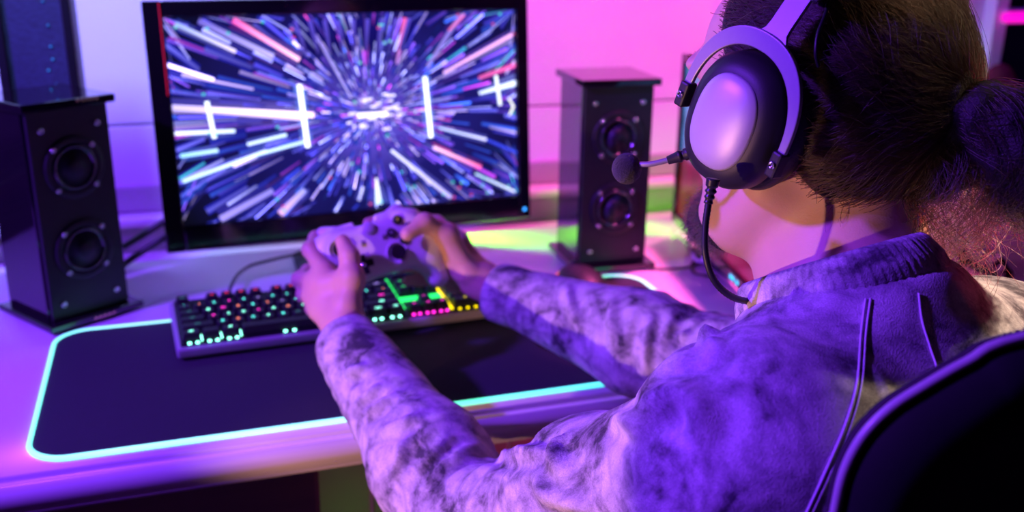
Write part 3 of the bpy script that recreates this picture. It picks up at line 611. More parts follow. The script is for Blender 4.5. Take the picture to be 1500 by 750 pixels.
# ------------------------------------------------------------------ speakers
def speaker(name, label, corner, rot, s=0.102, H=0.255, lean=0):
    R = Matrix.Translation((*corner, Z0)) @ Matrix.Rotation(rot, 4, 'Z')        # x along the front, y back, z up; origin at the front left corner
    ctr = R @ Vector((s/2, s/2, 0)); t = thing(name, label, 'speaker', tuple(ctr))
    def b_(n, c, sz, m_, p_=t, bv=0.0015): return box(n, c, sz, m_, p_, bevel=bv, pre=R)
    b_('base_plate', (s/2, s/2-0.004, 0.007), (s+0.022, s+0.026, 0.008), M['gloss'])
    for x in (0.005, s-0.005):
        for y in (0.0, s-0.005): lathe('rubber_foot', [(0.005, 0.0003), (0.006, 0.002), (0.005, 0.0035)], M['rubber'], t, R @ T(x, y, 0), 12)
    b_('cabinet', (s/2, s/2+0.004, 0.011+H/2), (s, s-0.008, H), M['gloss'])
    b_('front_panel', (s/2, 0.0005, 0.011+H/2), (s-0.001, 0.006, H-0.001), M['satin'])
    b_('top_plate', (s/2, s/2-0.003, 0.011+H+0.005), (s+0.014, s+0.016, 0.010), M['gloss'])
    for zc in (0.72*H+0.011, 0.32*H+0.011):
        D = R @ T(s/2, -0.0028, zc) @ Matrix.Rotation(math.radians(90), 4, 'X')     # local z points out of the front
        rg = lathe('driver_ring', [(0.0375, -0.001), (0.0380, 0.0015), (0.0365, 0.0028), (0.0300, 0.0030), (0.0280, 0.0020), (0.0275, -0.0005)], M['satin'], t, D, 40)
        lathe('surround', [(0.0280, 0.0006), (0.0270, 0.0036), (0.0250, 0.0046), (0.0230, 0.0030), (0.0222, 0.0004)], M['surround'], t, D, 40)
        lathe('cone', [(0.0226, 0.0012), (0.0170, 0.0006), (0.0105, 0.0002)], M['cone'], t, D, 32)
        lathe('dust_cap', [(0.0110, 0.0004), (0.0100, 0.0024), (0.0070, 0.0042), (0.0030, 0.0050), (0.0004, 0.0052)], M['satin'], t, D, 24)
        for k in range(4):
            a = math.radians(45+90*k); screw(t, D @ T(0.0335*math.cos(a)*1.02, 0.0335*math.sin(a)*1.02, 0.002), 0.0036)
    for x in (0.016, s-0.016):
        for z in (0.030, H-0.012): screw(t, R @ T(x, -0.0025, z) @ Matrix.Rotation(math.radians(90), 4, 'X'), 0.0042)
    return t, R
def screw(t, mtx, r):
    lathe('screw', [(r, 0), (r, 0.0006), (r*0.85, 0.0018), (r*0.45, 0.0025), (r*0.40, 0.0012), (0.0002, 0.0010)], M['chrome'], t, mtx, 12)
spL, RL = speaker('speaker', 'black tower speaker turned inwards at the left end of the desk', (-0.167, 1.240), math.radians(34))
spR, RR = speaker('speaker', 'black tower speaker between the big monitor and the face', (0.525, 1.262), math.radians(-3))
for k in range(5): box('badge', (0.060+0.006*k, -0.0122, 0.2735), (0.004, 0.001, 0.004), M['gold'], spL, bevel=0.0004, pre=RL)
for k in range(5): box('badge', (0.046+0.006*k, -0.0182, 0.0072), (0.004, 0.001, 0.003), M['gold'], spL, bevel=0.0004, pre=RL)
# tall cloth-fronted cabinet behind the left speaker
tw = thing('tower_cabinet', 'tall black cabinet with woven blue-lit cloth front behind the left speaker', 'cabinet', (-0.19, 1.45, Z0))
xa, xb = ony(0, 60, 1.42)[0]-0.004, ony(111, 60, 1.42)[0]
for c_, s_ in ((((xa+xb)/2, 1.455, Z0+0.28), (xb-xa, 0.066, 0.56)),): box('cabinet', c_, s_, M['satin'], tw, bevel=0.003)
for x in (xa+0.004, xb-0.007): box('front_frame', (x, 1.419, Z0+0.28), (0.012, 0.010, 0.56), M['black'], tw)
for z in (0.006, 0.130, 0.554): box('front_frame', ((xa+xb)/2, 1.4195, Z0+z), (xb-xa, 0.009, 0.012), M['black'], tw)
box('cloth', ((xa+xb)/2, 1.4215, Z0+0.28), (xb-xa-0.02, 0.006, 0.54), M['cloth_grille'], tw)
for k, (px, py) in enumerate(((62, 2), (70, 37), (74, 68), (77, 87), (71, 103), (82, 124))):
    p = ony(px, py, 1.4175); lathe('led', [(0.0016, -0.001), (0.0015, 0.0006), (0.0005, 0.0011)], glow('blue_dot', (0.01, 0.22, 0.9), 0.9 if k > 1 else 0.6), tw, T(*p) @ Matrix.Rotation(math.radians(90), 4, 'X'), 8)

# ------------------------------------------------------------------ small things on the desk
def cable(label, pts, r=0.003, m_='cable'): return tag(tube('cable', catmull(pts, 8), r, M[m_]), label, 'cable')
cable('thicker black cable drooping behind the left edge of the monitor', [ony(180, 362, 1.46), ony(200, 350, 1.46), ony(225, 334, 1.455), ony(250, 318, 1.45), ony(275, 300, 1.445)], 0.0048)
cable('lower black cable lying behind the left speaker under the drooping one', [onz(170, 400, 0.006), ony(185, 385, 1.45), ony(205, 371, 1.45), ony(235, 352, 1.445), ony(262, 336, 1.44)], 0.0048)
cable('thin dark cable trailing straight across the desk from the right speaker', [onz(945, 393, 0.003), onz(975, 394, 0.003), onz(1005, 392, 0.003), onz(1030, 385, 0.003), onz(1060, 388, 0.003)], 0.0018)
cable('dark cable coiled on the desk in front of the second monitor', [onz(1030, 372, 0.003), onz(1012, 366, 0.003), onz(1006, 358, 0.003), onz(1016, 352, 0.003), onz(1034, 353, 0.003), onz(1042, 362, 0.003), onz(1030, 371, 0.004), onz(1018, 380, 0.003), onz(1012, 392, 0.003), onz(1022, 402, 0.003), onz(1050, 405, 0.003)], 0.0019)
cable('white cable curving to the small white plug by the second monitor', [onz(985, 352, 0.003), onz(990, 346, 0.012), onz(1002, 352, 0.010), onz(1013, 365, 0.004), onz(1018, 379, 0.004), onz(1030, 384, 0.006)], 0.0024, 'whitecable')
cable('pale thin cable arched in the green light right of the right speaker', [onz(982, 342, 0.003), onz(988, 332, 0.012), onz(997, 322, 0.022), onz(1004, 326, 0.016), onz(1002, 336, 0.006)], 0.0018, 'whitecable')
pp = onz(1045, 380, 0.007); pl = thing('adapter', 'small white plug lying on the desk in front of the second monitor', 'plug', (pp[0], pp[1], Z0))
Pm = T(*pp) @ Matrix.Rotation(math.radians(-8), 4, 'Z')
box('body', (0, 0, 0), (0.034, 0.014, 0.011), M['white'], pl, bevel=0.004, seg=3, pre=Pm); box('tip', (0.020, 0, 0), (0.012, 0.009, 0.006), M['alu'], pl, pre=Pm)
# mouse, half hidden by the right sleeve
ms = onz(852, 424, 0.0); msd = thing('mouse', 'black mouse with a red light line on the right of the mouse pad', 'mouse', (ms[0], ms[1], Z0+0.004))
sd = Sdf(); sd.ell((ms[0], ms[1], Z0+0.010), (0.030, 0.052, 0.022), None, 0.01); sd.half((0, 0, Z0+0.0045), (0, 0, -1), 0.003)
sdf_obj('shell', sd, ms-0.07+np.array([0, 0, 0.03]), ms+np.array([0.07, 0.07, 0.05]), 0.0022, M['satin'], msd)
tube('light_line', [(ms[0]+0.0312*math.cos(a), ms[1]+0.0535*math.sin(a), Z0+0.011) for a in np.linspace(0.6, 2.9, 24)], 0.0012, glow('mouse_red', (1.0, 0.08, 0.06), 1.6), msd, 6)
lathe('scroll_wheel', [(0.005, -0.003), (0.006, -0.002), (0.006, 0.002), (0.005, 0.003)], M['rubber'], msd, T(ms[0], ms[1]+0.032, Z0+0.025) @ Matrix.Rotation(math.pi/2, 4, 'Y'), 14)
# black clip-ended gadget beyond the player's right shoulder
g0 = [onz(1405, 372, 0.012), onz(1425, 372, 0.016), onz(1445, 380, 0.018), onz(1463, 390, 0.017), onz(1473, 402, 0.012), onz(1470, 412, 0.006)]
gd = thing('desk_clip', 'black bent plastic clip on the lilac desk beyond the right shoulder', 'clip', tuple(g0[2]*np.array([1, 1, 0])+np.array([0, 0, Z0])))
tube('arm', catmull(g0, 6), [0.014]*6+[0.016]*8+[0.014]*6+[0.011]*6+[0.0065]*5, M['gloss'], gd, 10)
for i in (1, 3): lathe('bolt', [(0.004, 0), (0.004, 0.003), (0.001, 0.004)], M['chrome'], gd, T(*(g0[i]+np.array([0, 0, 0.013]))), 10)
# plush cushion on the window sill at the far right
cu = ony(1472, 110, 1.60); cs = Sdf(); cs.ell((cu[0], 1.615, Z0+0.115), (0.055, 0.035, 0.105), None, 0.03); cs.ell((cu[0]-0.01, 1.61, Z0+0.06), (0.065, 0.035, 0.05), None, 0.03)
tag(sdf_obj('cushion', cs, (cu[0]-0.12, 1.54, Z0-0.03), (cu[0]+0.12, 1.69, Z0+0.26), 0.006, M['plush']), 'dark red plush cushion leaning in the window at far right', 'cushion')
slab('trim_5', (1.58, YW-0.13, Z0+0.000), (2.76, YW+0.001, Z0+0.016), M['trim'], 0.003)
# ------------------------------------------------------------------ the player
def unit(v): v = np.array(v, float); return v/np.linalg.norm(v)
HH = math.radians(18.0)
hF = np.array([-math.sin(HH), math.cos(HH), 0.0]); hR = np.array([math.cos(HH), math.sin(HH), 0.0]); hU = np.array([0, 0, 1.0])
hp = math.radians(5.0); hF, hU = hF*math.cos(hp)+hU*math.sin(hp), hU*math.cos(hp)-hF*math.sin(hp)
HR = np.stack([hR, hF, hU], 1); HC = at(1212, 172, 0.70)
def hl(x, y, z): return HC+hR*x+hF*y+hU*z
tH = math.radians(16.0); tF = np.array([-math.sin(tH), math.cos(tH), 0]); tR = np.array([math.cos(tH), math.sin(tH), 0])
TR3 = np.stack([tR, tF, [0, 0, 1.0]], 1)
def wz(x, y, z): return np.array([x, y, z+Z0])
SL, EL, WL = at(1112, 668, 0.585), at(690, 775, 0.85), at(511, 506, 1.035)
SR, ER, WR = at(1440, 556, 0.745), at(1045, 536, 1.00), at(738, 430, 1.14)
NB = wz(0.425, 0.502, 0.178)                                        # neck base
CH, BE, PE = wz(0.435, 0.470, 0.075), wz(0.455, 0.425, -0.09), wz(0.470, 0.395, -0.205)
KL, KR2 = wz(0.30, 0.80, -0.205), wz(0.60, 0.85, -0.205)
AL, AR = wz(0.33, 0.84, -0.66), wz(0.62, 0.88, -0.66)

def torso(s, o, k=0.05):
    s.ell(CH, (0.158+o, 0.098+o, 0.165+o), TR3, k); s.ell(BE, (0.145+o, 0.098+o, 0.155+o), TR3, k); s.ell(PE, (0.155+o, 0.110+o, 0.105+o), TR3, k)
    s.cone(NB+np.array([0, -0.005, 0.012]), SL+np.array([0, 0, 0.004]), 0.046+o, 0.050+o, k); s.cone(NB+np.array([0, -0.005, 0.012]), SR+np.array([0, 0, 0.004]), 0.046+o, 0.050+o, k)
    s.cone(SL, CH+tR*-0.05, 0.05+o, 0.07+o, k); s.cone(SR, CH+tR*0.05, 0.05+o, 0.07+o, k)
def arms(s, o, k=0.03, w=1.0, end=1.0):
    for S_, E_, W_ in ((SL, EL, WL), (SR, ER, WR)):
        We = E_+(W_-E_)*end
        s.cone(S_, S_+(E_-S_)*0.5, 0.049+o, 0.042+o, k); s.cone(S_+(E_-S_)*0.5, E_, 0.042+o, 0.037+o, k)
        m_ = E_+(W_-E_)*0.3; s.cone(E_, m_, 0.038+o, 0.040+o, k); s.cone(m_, We, 0.040+o, 0.0255+o*w, k)
body = Sdf(); torso(body, 0.0); arms(body, 0.0)
body.cone(PE+tR*-0.07, KL, 0.078, 0.056, 0.05); body.cone(PE+tR*0.07, KR2, 0.078, 0.056, 0.05)
for K_, A_ in ((KL, AL), (KR2, AR)):
    body.cone(K_, K_+(A_-K_)*0.35+np.array([0, -0.012, 0]), 0.054, 0.053, 0.03); body.cone(K_+(A_-K_)*0.35+np.array([0, -0.012, 0]), A_, 0.053, 0.034, 0.03)
    body.cone(A_+np.array([0, -0.02, -0.045]), A_+np.array([-0.02, 0.12, -0.06]), 0.034, 0.024, 0.02)
# neck and head
body.cone(NB+np.array([0, 0, -0.01]), hl(0, -0.024, -0.050), 0.056, 0.051, 0.03)
body.cone(NB+tF*0.015, hl(0, 0.002, -0.080), 0.046, 0.042, 0.03)
body.ell(hl(0, -0.002, 0.035), (0.0695, 0.077, 0.077), HR, 0.02); body.ell(hl(0, -0.020, 0.015), (0.060, 0.055, 0.060), HR, 0.03)
body.ell(hl(0, 0.040, -0.022), (0.061, 0.050, 0.078), HR, 0.03); body.ell(hl(0, 0.052, 0.045), (0.060, 0.038, 0.048), HR, 0.03)
for sx in (-1, 1):
    body.chain([hl(sx*0.056, -0.003, -0.044), hl(sx*0.047, 0.028, -0.078), hl(sx*0.018, 0.076, -0.102)], [0.013, 0.012, 0.015], 0.03)
    body.ell(hl(sx*0.046, 0.058, -0.018), (0.020, 0.018, 0.015), HR, 0.02)
    body.ell(hl(sx*0.032, 0.083, 0.024), (0.026, 0.010, 0.008), HR, 0.014)
    body.ell(hl(sx*0.031, 0.094, 0.004), (0.017, 0.012, 0.011), HR, 0.012, 's')
    body.ell(hl(sx*0.031, 0.079, 0.0035), (0.0155, 0.0125, 0.0115), HR, 0.004)
    body.ell(hl(sx*0.079, -0.010, -0.004), (0.006, 0.018, 0.031), HR, 0.010); body.ell(hl(sx*0.083, -0.006, 0.000), (0.006, 0.010, 0.018), HR, 0.006, 's')
body.ell(hl(0, 0.081, -0.098), (0.020, 0.015, 0.016), HR, 0.02)
body.cone(hl(0, 0.087, 0.012), hl(0, 0.108, -0.026), 0.0065, 0.0105, 0.014); body.ell(hl(-0.011, 0.096, -0.030), (0.008, 0.010, 0.007), HR, 0.008); body.ell(hl(0.011, 0.096, -0.030), (0.008, 0.010, 0.007), HR, 0.008)
for sx in (-1, 1): body.ell(hl(sx*0.006, 0.101, -0.037), (0.0035, 0.005, 0.003), HR, 0.003, 's')
body.ell(hl(0, 0.084, -0.058), (0.026, 0.012, 0.016), HR, 0.012)
body.ell(hl(0, 0.0935, -0.052), (0.021, 0.006, 0.0045), HR, 0.006); body.ell(hl(0, 0.0925, -0.063), (0.019, 0.006, 0.0055), HR, 0.006); body.ell(hl(0, 0.099, -0.0573), (0.022, 0.006, 0.0011), HR, 0.003, 's')
# hands, five fingers each, closed on the controller
def hand(s, wrist, mcps, fingers, thumb, thenar):
    for q in mcps: s.cone(wrist, q, 0.0160, 0.0098, 0.012)
    for i in range(len(mcps)-1): s.cone(mcps[i], mcps[i+1], 0.0098, 0.0098, 0.008)
    for q, f, r in zip(mcps, fingers, (0.0092, 0.0096, 0.0090, 0.0080)): s.chain([q]+f, [r+0.0008, r, r*0.90, r*0.76], 0.0045)
    s.cone(wrist, thumb[0], 0.0165, 0.0130, 0.014); s.chain(thumb, [0.0130, 0.0108, 0.0102, 0.0080], 0.006)
    s.cone(thumb[1], thenar, 0.0095, 0.0100, 0.014)
A = at
hand(body, A(505, 480, 1.050), [A(476, 398, 1.080), A(461, 412, 1.084), A(459, 433, 1.080), A(468, 455, 1.072)],
     [[A(455, 366, 1.100), A(463, 349, 1.128), A(481, 350, 1.138)],
      [A(440, 410, 1.118), A(452, 398, 1.140), A(480, 392, 1.146)],
      [A(446, 432, 1.112), A(456, 420, 1.134), A(482, 412, 1.142)],
      [A(458, 452, 1.100), A(466, 441, 1.122), A(488, 434, 1.130)]],
     [A(510, 446, 1.048), A(516, 408, 1.054), A(512, 376, 1.062), A(502, 354, 1.072)], A(476, 415, 1.070))
hand(body, A(708, 412, 1.150), [A(672, 352, 1.165), A(668, 372, 1.176), A(664, 394, 1.176), A(664, 414, 1.168)],
     [[A(640, 327, 1.185), A(596, 318, 1.192), A(540, 327, 1.176)],
      [A(634, 362, 1.198), A(606, 366, 1.190), A(580, 372, 1.180)],
      [A(634, 386, 1.196), A(608, 388, 1.186), A(586, 392, 1.178)],
      [A(638, 408, 1.186), A(614, 410, 1.178), A(596, 412, 1.170)]],
     [A(686, 398, 1.138), A(655, 344, 1.126), A(622, 326, 1.110), A(597, 343, 1.098)], A(662, 395, 1.150))
person = sdf_obj('person', body, (0.05, 0.25, -0.02), (0.85, 1.30, 1.30), 0.0023, M['skin'])
tag(person, 'seated person in tie-dyed sweatshirt with tied-back dark hair, holding a white controller', 'person')
# clothing
Mt = bpy.data.materials.new('tie_dye_cotton'); Mt.use_nodes = True; nt = Mt.node_tree; b = nt.nodes['Principled BSDF']; b.inputs['Roughness'].default_value = 0.95; b.inputs['Specular IOR Level'].default_value = 0.15; b.inputs['Sheen Weight'].default_value = 0.08
tc = nt.nodes.new('ShaderNodeTexCoord')
n0 = nt.nodes.new('ShaderNodeTexNoise'); n0.inputs['Scale'].default_value = 7; n0.inputs['Detail'].default_value = 3; nt.links.new(tc.outputs['Object'], n0.inputs[0])
va = nt.nodes.new('ShaderNodeVectorMath'); va.operation = 'SCALE'; va.inputs['Scale'].default_value = 0.09; nt.links.new(n0.outputs['Color'], va.inputs[0])
vb = nt.nodes.new('ShaderNodeVectorMath'); nt.links.new(tc.outputs['Object'], vb.inputs[0]); nt.links.new(va.outputs[0], vb.inputs[1])
n1 = nt.nodes.new('ShaderNodeTexNoise'); n1.inputs['Scale'].default_value = 24; n1.inputs['Detail'].default_value = 7; n1.inputs['Roughness'].default_value = 0.66; n1.inputs['Distortion'].default_value = 0.1; nt.links.new(vb.outputs[0], n1.inputs[0])
r1 = nt.nodes.new('ShaderNodeValToRGB'); e = r1.color_ramp.elements; e[0].position = 0.37; e[0].color = (0.09, 0.08, 0.105, 1); e[1].position = 0.58; e[1].color = (0.82, 0.76, 0.79, 1); q = e.new(0.46); q.color = (0.44, 0.40, 0.45, 1)
nt.links.new(n1.outputs['Fac'], r1.inputs[0])
vv = nt.nodes.new('ShaderNodeTexVoronoi'); vv.feature = 'DISTANCE_TO_EDGE'; vv.inputs['Scale'].default_value = 24; nt.links.new(vb.outputs[0], vv.inputs['Vector'])
r2 = nt.nodes.new('ShaderNodeValToRGB'); e = r2.color_ramp.elements; e[0].position = 0.0; e[0].color = (0.52, 0.50, 0.54, 1); e[1].position = 0.12; e[1].color = (1, 1, 1, 1); nt.links.new(vv.outputs['Distance'], r2.inputs[0])
mx = nt.nodes.new('ShaderNodeMix'); mx.data_type = 'RGBA'; mx.blend_type = 'MULTIPLY'; mx.inputs[0].default_value = 0.6; nt.links.new(r1.outputs[0], mx.inputs[6]); nt.links.new(r2.outputs[0], mx.inputs[7])
n3 = nt.nodes.new('ShaderNodeTexNoise'); n3.inputs['Scale'].default_value = 900; n3.inputs['Detail'].default_value = 2; nt.links.new(tc.outputs['Object'], n3.inputs[0])
r3 = nt.nodes.new('ShaderNodeValToRGB'); e = r3.color_ramp.elements; e[0].position = 0.3; e[0].color = (0.72, 0.72, 0.72, 1); e[1].position = 0.7; e[1].color = (1, 1, 1, 1); nt.links.new(n3.outputs['Fac'], r3.inputs[0])
mx2 = nt.nodes.new('ShaderNodeMix'); mx2.data_type = 'RGBA'; mx2.blend_type = 'MULTIPLY'; mx2.inputs[0].default_value = 1.0; nt.links.new(mx.outputs[2], mx2.inputs[6]); nt.links.new(r3.outputs[0], mx2.inputs[7])
nt.links.new(mx2.outputs[2], b.inputs['Base Color'])
bp = nt.nodes.new('ShaderNodeBump'); bp.inputs['Strength'].default_value = 0.35; bp.inputs['Distance'].default_value = 0.0015; nt.links.new(n3.outputs['Fac'], bp.inputs['Height']); nt.links.new(bp.outputs[0], b.inputs['Normal'])
M['tiedye'] = Mt
shirt = Sdf(); torso(shirt, 0.011); arms(shirt, 0.0100, 0.028, 0.8, 0.97)
nN = unit(tF*0.50+np.array([0, 0, 0.87])); NC = at(1228, 422, 0.660)   # centre of the neckline and its axis
nX = tR; nY = np.cross(nN, nX); NR = np.stack([nX, nY, nN], 1)
shirt.ell(NC-nN*0.014, (0.068, 0.070, 0.024), NR, 0.04)
for E_, W_ in ((EL, WL), (ER, WR)):
    d_ = unit(W_-E_); shirt.cone(W_+d_*0.024, W_+d_*0.07, 0.027, 0.03, 0.003, 's')
shirt.half(PE+np.array([0, 0, -0.045]), (0, 0, -1), 0.01)
FOLDS = [((508, 545), (522, 543), (536, 538)), ((526, 588), (540, 577), (558, 562)), ((532, 602), (552, 594), (576, 578)), ((554, 634), (580, 624), (608, 610)), ((580, 690), (585, 665), (592, 642)),
         ((616, 688), (636, 664), (656, 646)), ((624, 712), (650, 680), (680, 662), (700, 655)), ((827, 640), (812, 655), (817, 682), (841, 710)), ((789, 682), (796, 718), (840, 738), (870, 748)),
         ((896, 610), (918, 616), (940, 628)), ((935, 600), (985, 578), (1013, 588), (1027, 612), (1025, 655)), ((724, 668), (760, 660), (796, 655)), ((900, 440), (896, 474), (902, 500)),
         ((956, 466), (945, 506), (948, 546)), ((988, 458), (976, 486), (974, 505)), ((1016, 468), (1000, 492), (1000, 524)), ((1040, 470), (1036, 490), (1046, 510)), ((830, 420), (836, 450), (850, 480))]
def ridges(P):
    D = np.zeros(len(P))
    for fi, f in enumerate(FOLDS):
        L3 = np.array([shirt.march(x, y) for x, y in f]); L3 = catmull(L3, 8); c = L3.mean(0); near = np.flatnonzero(np.linalg.norm(P-c, axis=1) < np.linalg.norm(L3-c, axis=1).max()+0.03)
        if not len(near): continue
        q = P[near]; dm = np.linalg.norm(q[:, None, :]-L3[None], axis=2); k = dm.argmin(1); d = dm.min(1); tn = np.gradient(L3, axis=0); tn /= np.linalg.norm(tn, axis=1)[:, None]
        side = np.einsum('ij,ij->i', np.cross(tn[k], q-L3[k]), np.broadcast_to(unit(EYE-c), q.shape)); taper = np.sin(np.pi*np.clip((k+0.8)/(len(L3)+0.6), 0, 1))**0.7
        big = 1.35 if fi in (7, 8, 10) else 1.0; sg = 0.0055*big
        D[near] += big*taper*(0.0062*np.exp(-(d/sg)**2)-0.0040*np.exp(-((d-0.011*big)/(sg*1.1))**2)*(side < 0)-0.0022*np.exp(-((d-0.011*big)/(sg*1.1))**2)*(side >= 0))
    return D
def folds(P, N):
    D = np.zeros(len(P)); best = np.full(len(P), 9.0)
    for S_, E_, W_, sd_ in ((SL, EL, WL, 1.0), (SR, ER, WR, 2.0)):
        for a, c, kind in ((S_, E_, 'u'), (E_, W_, 'f')):
            ax = c-a; L = np.linalg.norm(ax); ax = ax/L; pa = P-a; s_ = pa@ax; t = s_/L; rad = pa-s_[:, None]*ax; dist = np.linalg.norm(pa-np.clip(s_, 0, L)[:, None]*ax, axis=1)
            e1 = unit(np.cross(ax, [0, 0, 1])); e2 = np.cross(ax, e1); ph = np.arctan2(rad@e2, rad@e1)
            wob = perlin(P*9.0, int(sd_*3))*1.0+perlin(P*26.0, int(sd_*5))*0.25
            if kind == 'f':
                lam = 0.030 if sd_ == 1 else 0.034
                phase = 2*np.pi*(s_/lam+0.55*np.sin(ph*1.0+0.6)+0.75*wob); env = 0.30+0.85*np.exp(-(t/0.42)**2)+0.25*np.exp(-((t-0.98)/0.12)**2); amp = 0.0058
                if sd_ == 2: env = 0.10+1.0*np.exp(-(t/0.38)**2)
            else:
                lam = 0.062; phase = 2*np.pi*(s_/lam+0.45*np.sin(ph+2.0)+0.9*wob); env = 0.45+0.7*np.exp(-((t-1)/0.32)**2)-0.30*np.exp(-(t/0.25)**2); amp = 0.0078
            rg = 1-np.abs(np.sin(phase/2)); gate = np.clip(0.62+0.75*perlin(P*16.0+7, int(sd_*7)), 0, 1.2)
            dd = amp*env*(rg**1.6-0.30)*gate*np.clip((0.105-dist)/0.04, 0, 1); sel = dist < best
            D = np.where(sel, dd, D); best = np.minimum(best, dist)
    broad = perlin(P*7.0, 31)*0.0045+perlin(P*17.0, 33)*0.0018
    lim = np.minimum(np.clip(np.linalg.norm(P-WL, axis=1)/0.03, 0, 1), np.clip((np.linalg.norm(P-NC, axis=1)-0.07)/0.03, 0, 1))
    # soft drapes that hang from the shoulder over the back
    q = (P-CH)@tR; back = np.clip(-((P-CH)@tF)/0.08, 0, 1)*np.clip((0.16-np.abs(q))/0.05, 0, 1)
    dr = (1-np.abs(np.sin((q*38+wob_field(P))*1.0)))**2*0.0035*back
    P = P+N*((D*0.55+broad+dr)*lim+ridges(P))[:, None]
    over = (P[:, 1] > DY0) & (P[:, 2] > Z0-0.03); P[over, 2] = np.maximum(P[over, 2], Z0+0.0054)      # sleeves rest on the pad
    return P
def wob_field(P): return perlin(P*6.0, 41)*1.8
sweat = sdf_obj('sweatshirt', shirt, (0.02, 0.22, 0.35), (0.85, 1.25, 1.12), 0.0032, Mt, person, folds)
from mathutils.bvhtree import BVHTree
_sv = [v.co.copy() for v in sweat.data.vertices]; SB = BVHTree.FromPolygons(_sv, [tuple(p.vertices) for p in sweat.data.polygons])
def hit(px, py, lift=0.0):
    d = Vector(unit(ray(px, py))); h = SB.ray_cast(Vector(EYE), d)
    return None if h[0] is None else np.array(h[0]+h[1].normalized()*lift)
# ribbed neckband
rings = []
for k in range(200):
    a = 2*math.pi*k/200; rib = 0.0007*math.sin(a*75); c_, s_ = math.cos(a), math.sin(a); r = []
    for o_, h_ in ((0.0, -0.012), (0.004, -0.008), (0.0045, 0.002), (0.0015, 0.013), (-0.0020, 0.016), (-0.0048, 0.013), (-0.004, 0.0), (-0.003, -0.012)):
        rx, ry = 0.0625+o_-h_*0.25+rib*(o_ > -0.003), 0.0645+o_-h_*0.25+rib*(o_ > -0.003); r.append(NC+nX*rx*c_+nY*ry*s_+nN*(h_+0.004))
    rings.append(r)
loft('neckband', rings, Mt, sweat, closed=True)
# cuffs
for E_, W_, r_ in ((EL, WL, 0.0335), (ER, WR, 0.0335)):
    d_ = unit(W_-E_); e1 = unit(np.cross(d_, [0, 0, 1])); e2 = np.cross(d_, e1); rings = []
    for o_, h_ in ((0.0, -0.024), (0.0012, -0.018), (0.0014, 0.0), (0.0006, 0.012), (-0.0012, 0.0155), (-0.003, 0.013), (-0.004, -0.004), (-0.005, -0.024)):
        rings.append([W_-d_*0.006+d_*h_+(e1*math.cos(a)+e2*math.sin(a))*(r_+o_+0.0004*math.sin(40*a)) for a in np.linspace(0, 2*math.pi, 80, endpoint=False)])
    loft('cuff', rings, Mt, sweat, closed=True)
# twin-stitched armhole seam down the back and the shoulder seam
def seam(pts, r=0.0007):
    P = [hit(x, y, 0.0006) for x, y in catmull([(x, y, 0) for x, y in pts], 10)[:, :2]]; P = [p for p in P if p is not None]
    P = [P[0]]+[b_ for a_, b_ in zip(P, P[1:]) if np.linalg.norm(b_-a_) < 0.03]
    if len(P) > 4: tube('seam', P, r, M['thread'], sweat, 6)
seam([(1275, 438), (1268, 490), (1262, 560), (1245, 625), (1215, 695), (1185, 760)]); seam([(1268, 438), (1261, 490), (1255, 560), (1238, 622), (1208, 692), (1178, 757)])
seam([(1345, 430), (1350, 470), (1362, 510), (1372, 545), (1370, 590)])
# trousers, shoes
tro = Sdf(); tro.ell(PE+np.array([0, 0, -0.012]), (0.168, 0.122, 0.114), TR3, 0.04)
for sx, K_, A_ in ((-1, KL, AL), (1, KR2, AR)):
    tro.cone(PE+tR*sx*0.07+np.array([0, 0, -0.01]), K_, 0.094, 0.078, 0.05); tro.cone(K_, A_+np.array([0, 0, 0.03]), 0.076, 0.060, 0.04)
    tro.cone(A_+np.array([0, 0, -0.025]), A_+np.array([0, 0, -0.075]), 0.06, 0.06, 0.004, 's')
tro.half(PE+np.array([0, 0, 0.055]), (0, 0, 1), 0.01)
sdf_obj('trousers', tro, (0.15, 0.2, -0.02), (0.85, 1.05, 0.72), 0.007, M['trousers'], person, lambda P, N: P+N*(perlin(P*14, 3)*0.004)[:, None])
for K_, A_ in ((KL, AL), (KR2, AR)):
    sh = Sdf(); fz = 0.045
    sh.cone((A_[0], A_[1]-0.025, fz), (A_[0]-0.02, A_[1]+0.15, fz-0.006), 0.043, 0.038, 0.02); sh.cone((A_[0], A_[1]-0.01, 0.06), (A_[0], A_[1], 0.10), 0.044, 0.042, 0.02); sh.half((0, 0, 0.002), (0, 0, -1), 0.006); sh.half((0, 0, 0.118), (0, 0, 1), 0.006)
    sdf_obj('shoe', sh, (A_[0]-0.1, A_[1]-0.1, -0.02), (A_[0]+0.1, A_[1]+0.24, 0.16), 0.005, M['shoe'], person)
for sx in (-1, 1):
    ec = hl(sx*0.031, 0.079, 0.0035); eye = Sdf(); eye.ell(ec, (0.0125, 0.0135, 0.0105), HR, 0.001)
    ey = sdf_obj('eye', eye, ec-0.02, ec+0.02, 0.0016, M['eye'], person); ir = Sdf(); ir.ell(ec+hF*0.0122, (0.0055, 0.0018, 0.0055), HR, 0.001); sdf_obj('iris', ir, ec-0.03, ec+0.03, 0.0008, M['iris'], ey)
lp = Sdf(); lp.ell(hl(0, 0.0945, -0.0520), (0.0205, 0.0058, 0.0042), HR, 0.003); lp.ell(hl(0, 0.0935, -0.063), (0.0185, 0.0058, 0.0050), HR, 0.003); lp.ell(hl(0, 0.100, -0.0573), (0.022, 0.006, 0.0011), HR, 0.002, 's')
sdf_obj('lips', lp, hl(0, 0.095, -0.057)-0.035, hl(0, 0.095, -0.057)+0.035, 0.0012, M['lips'], person)

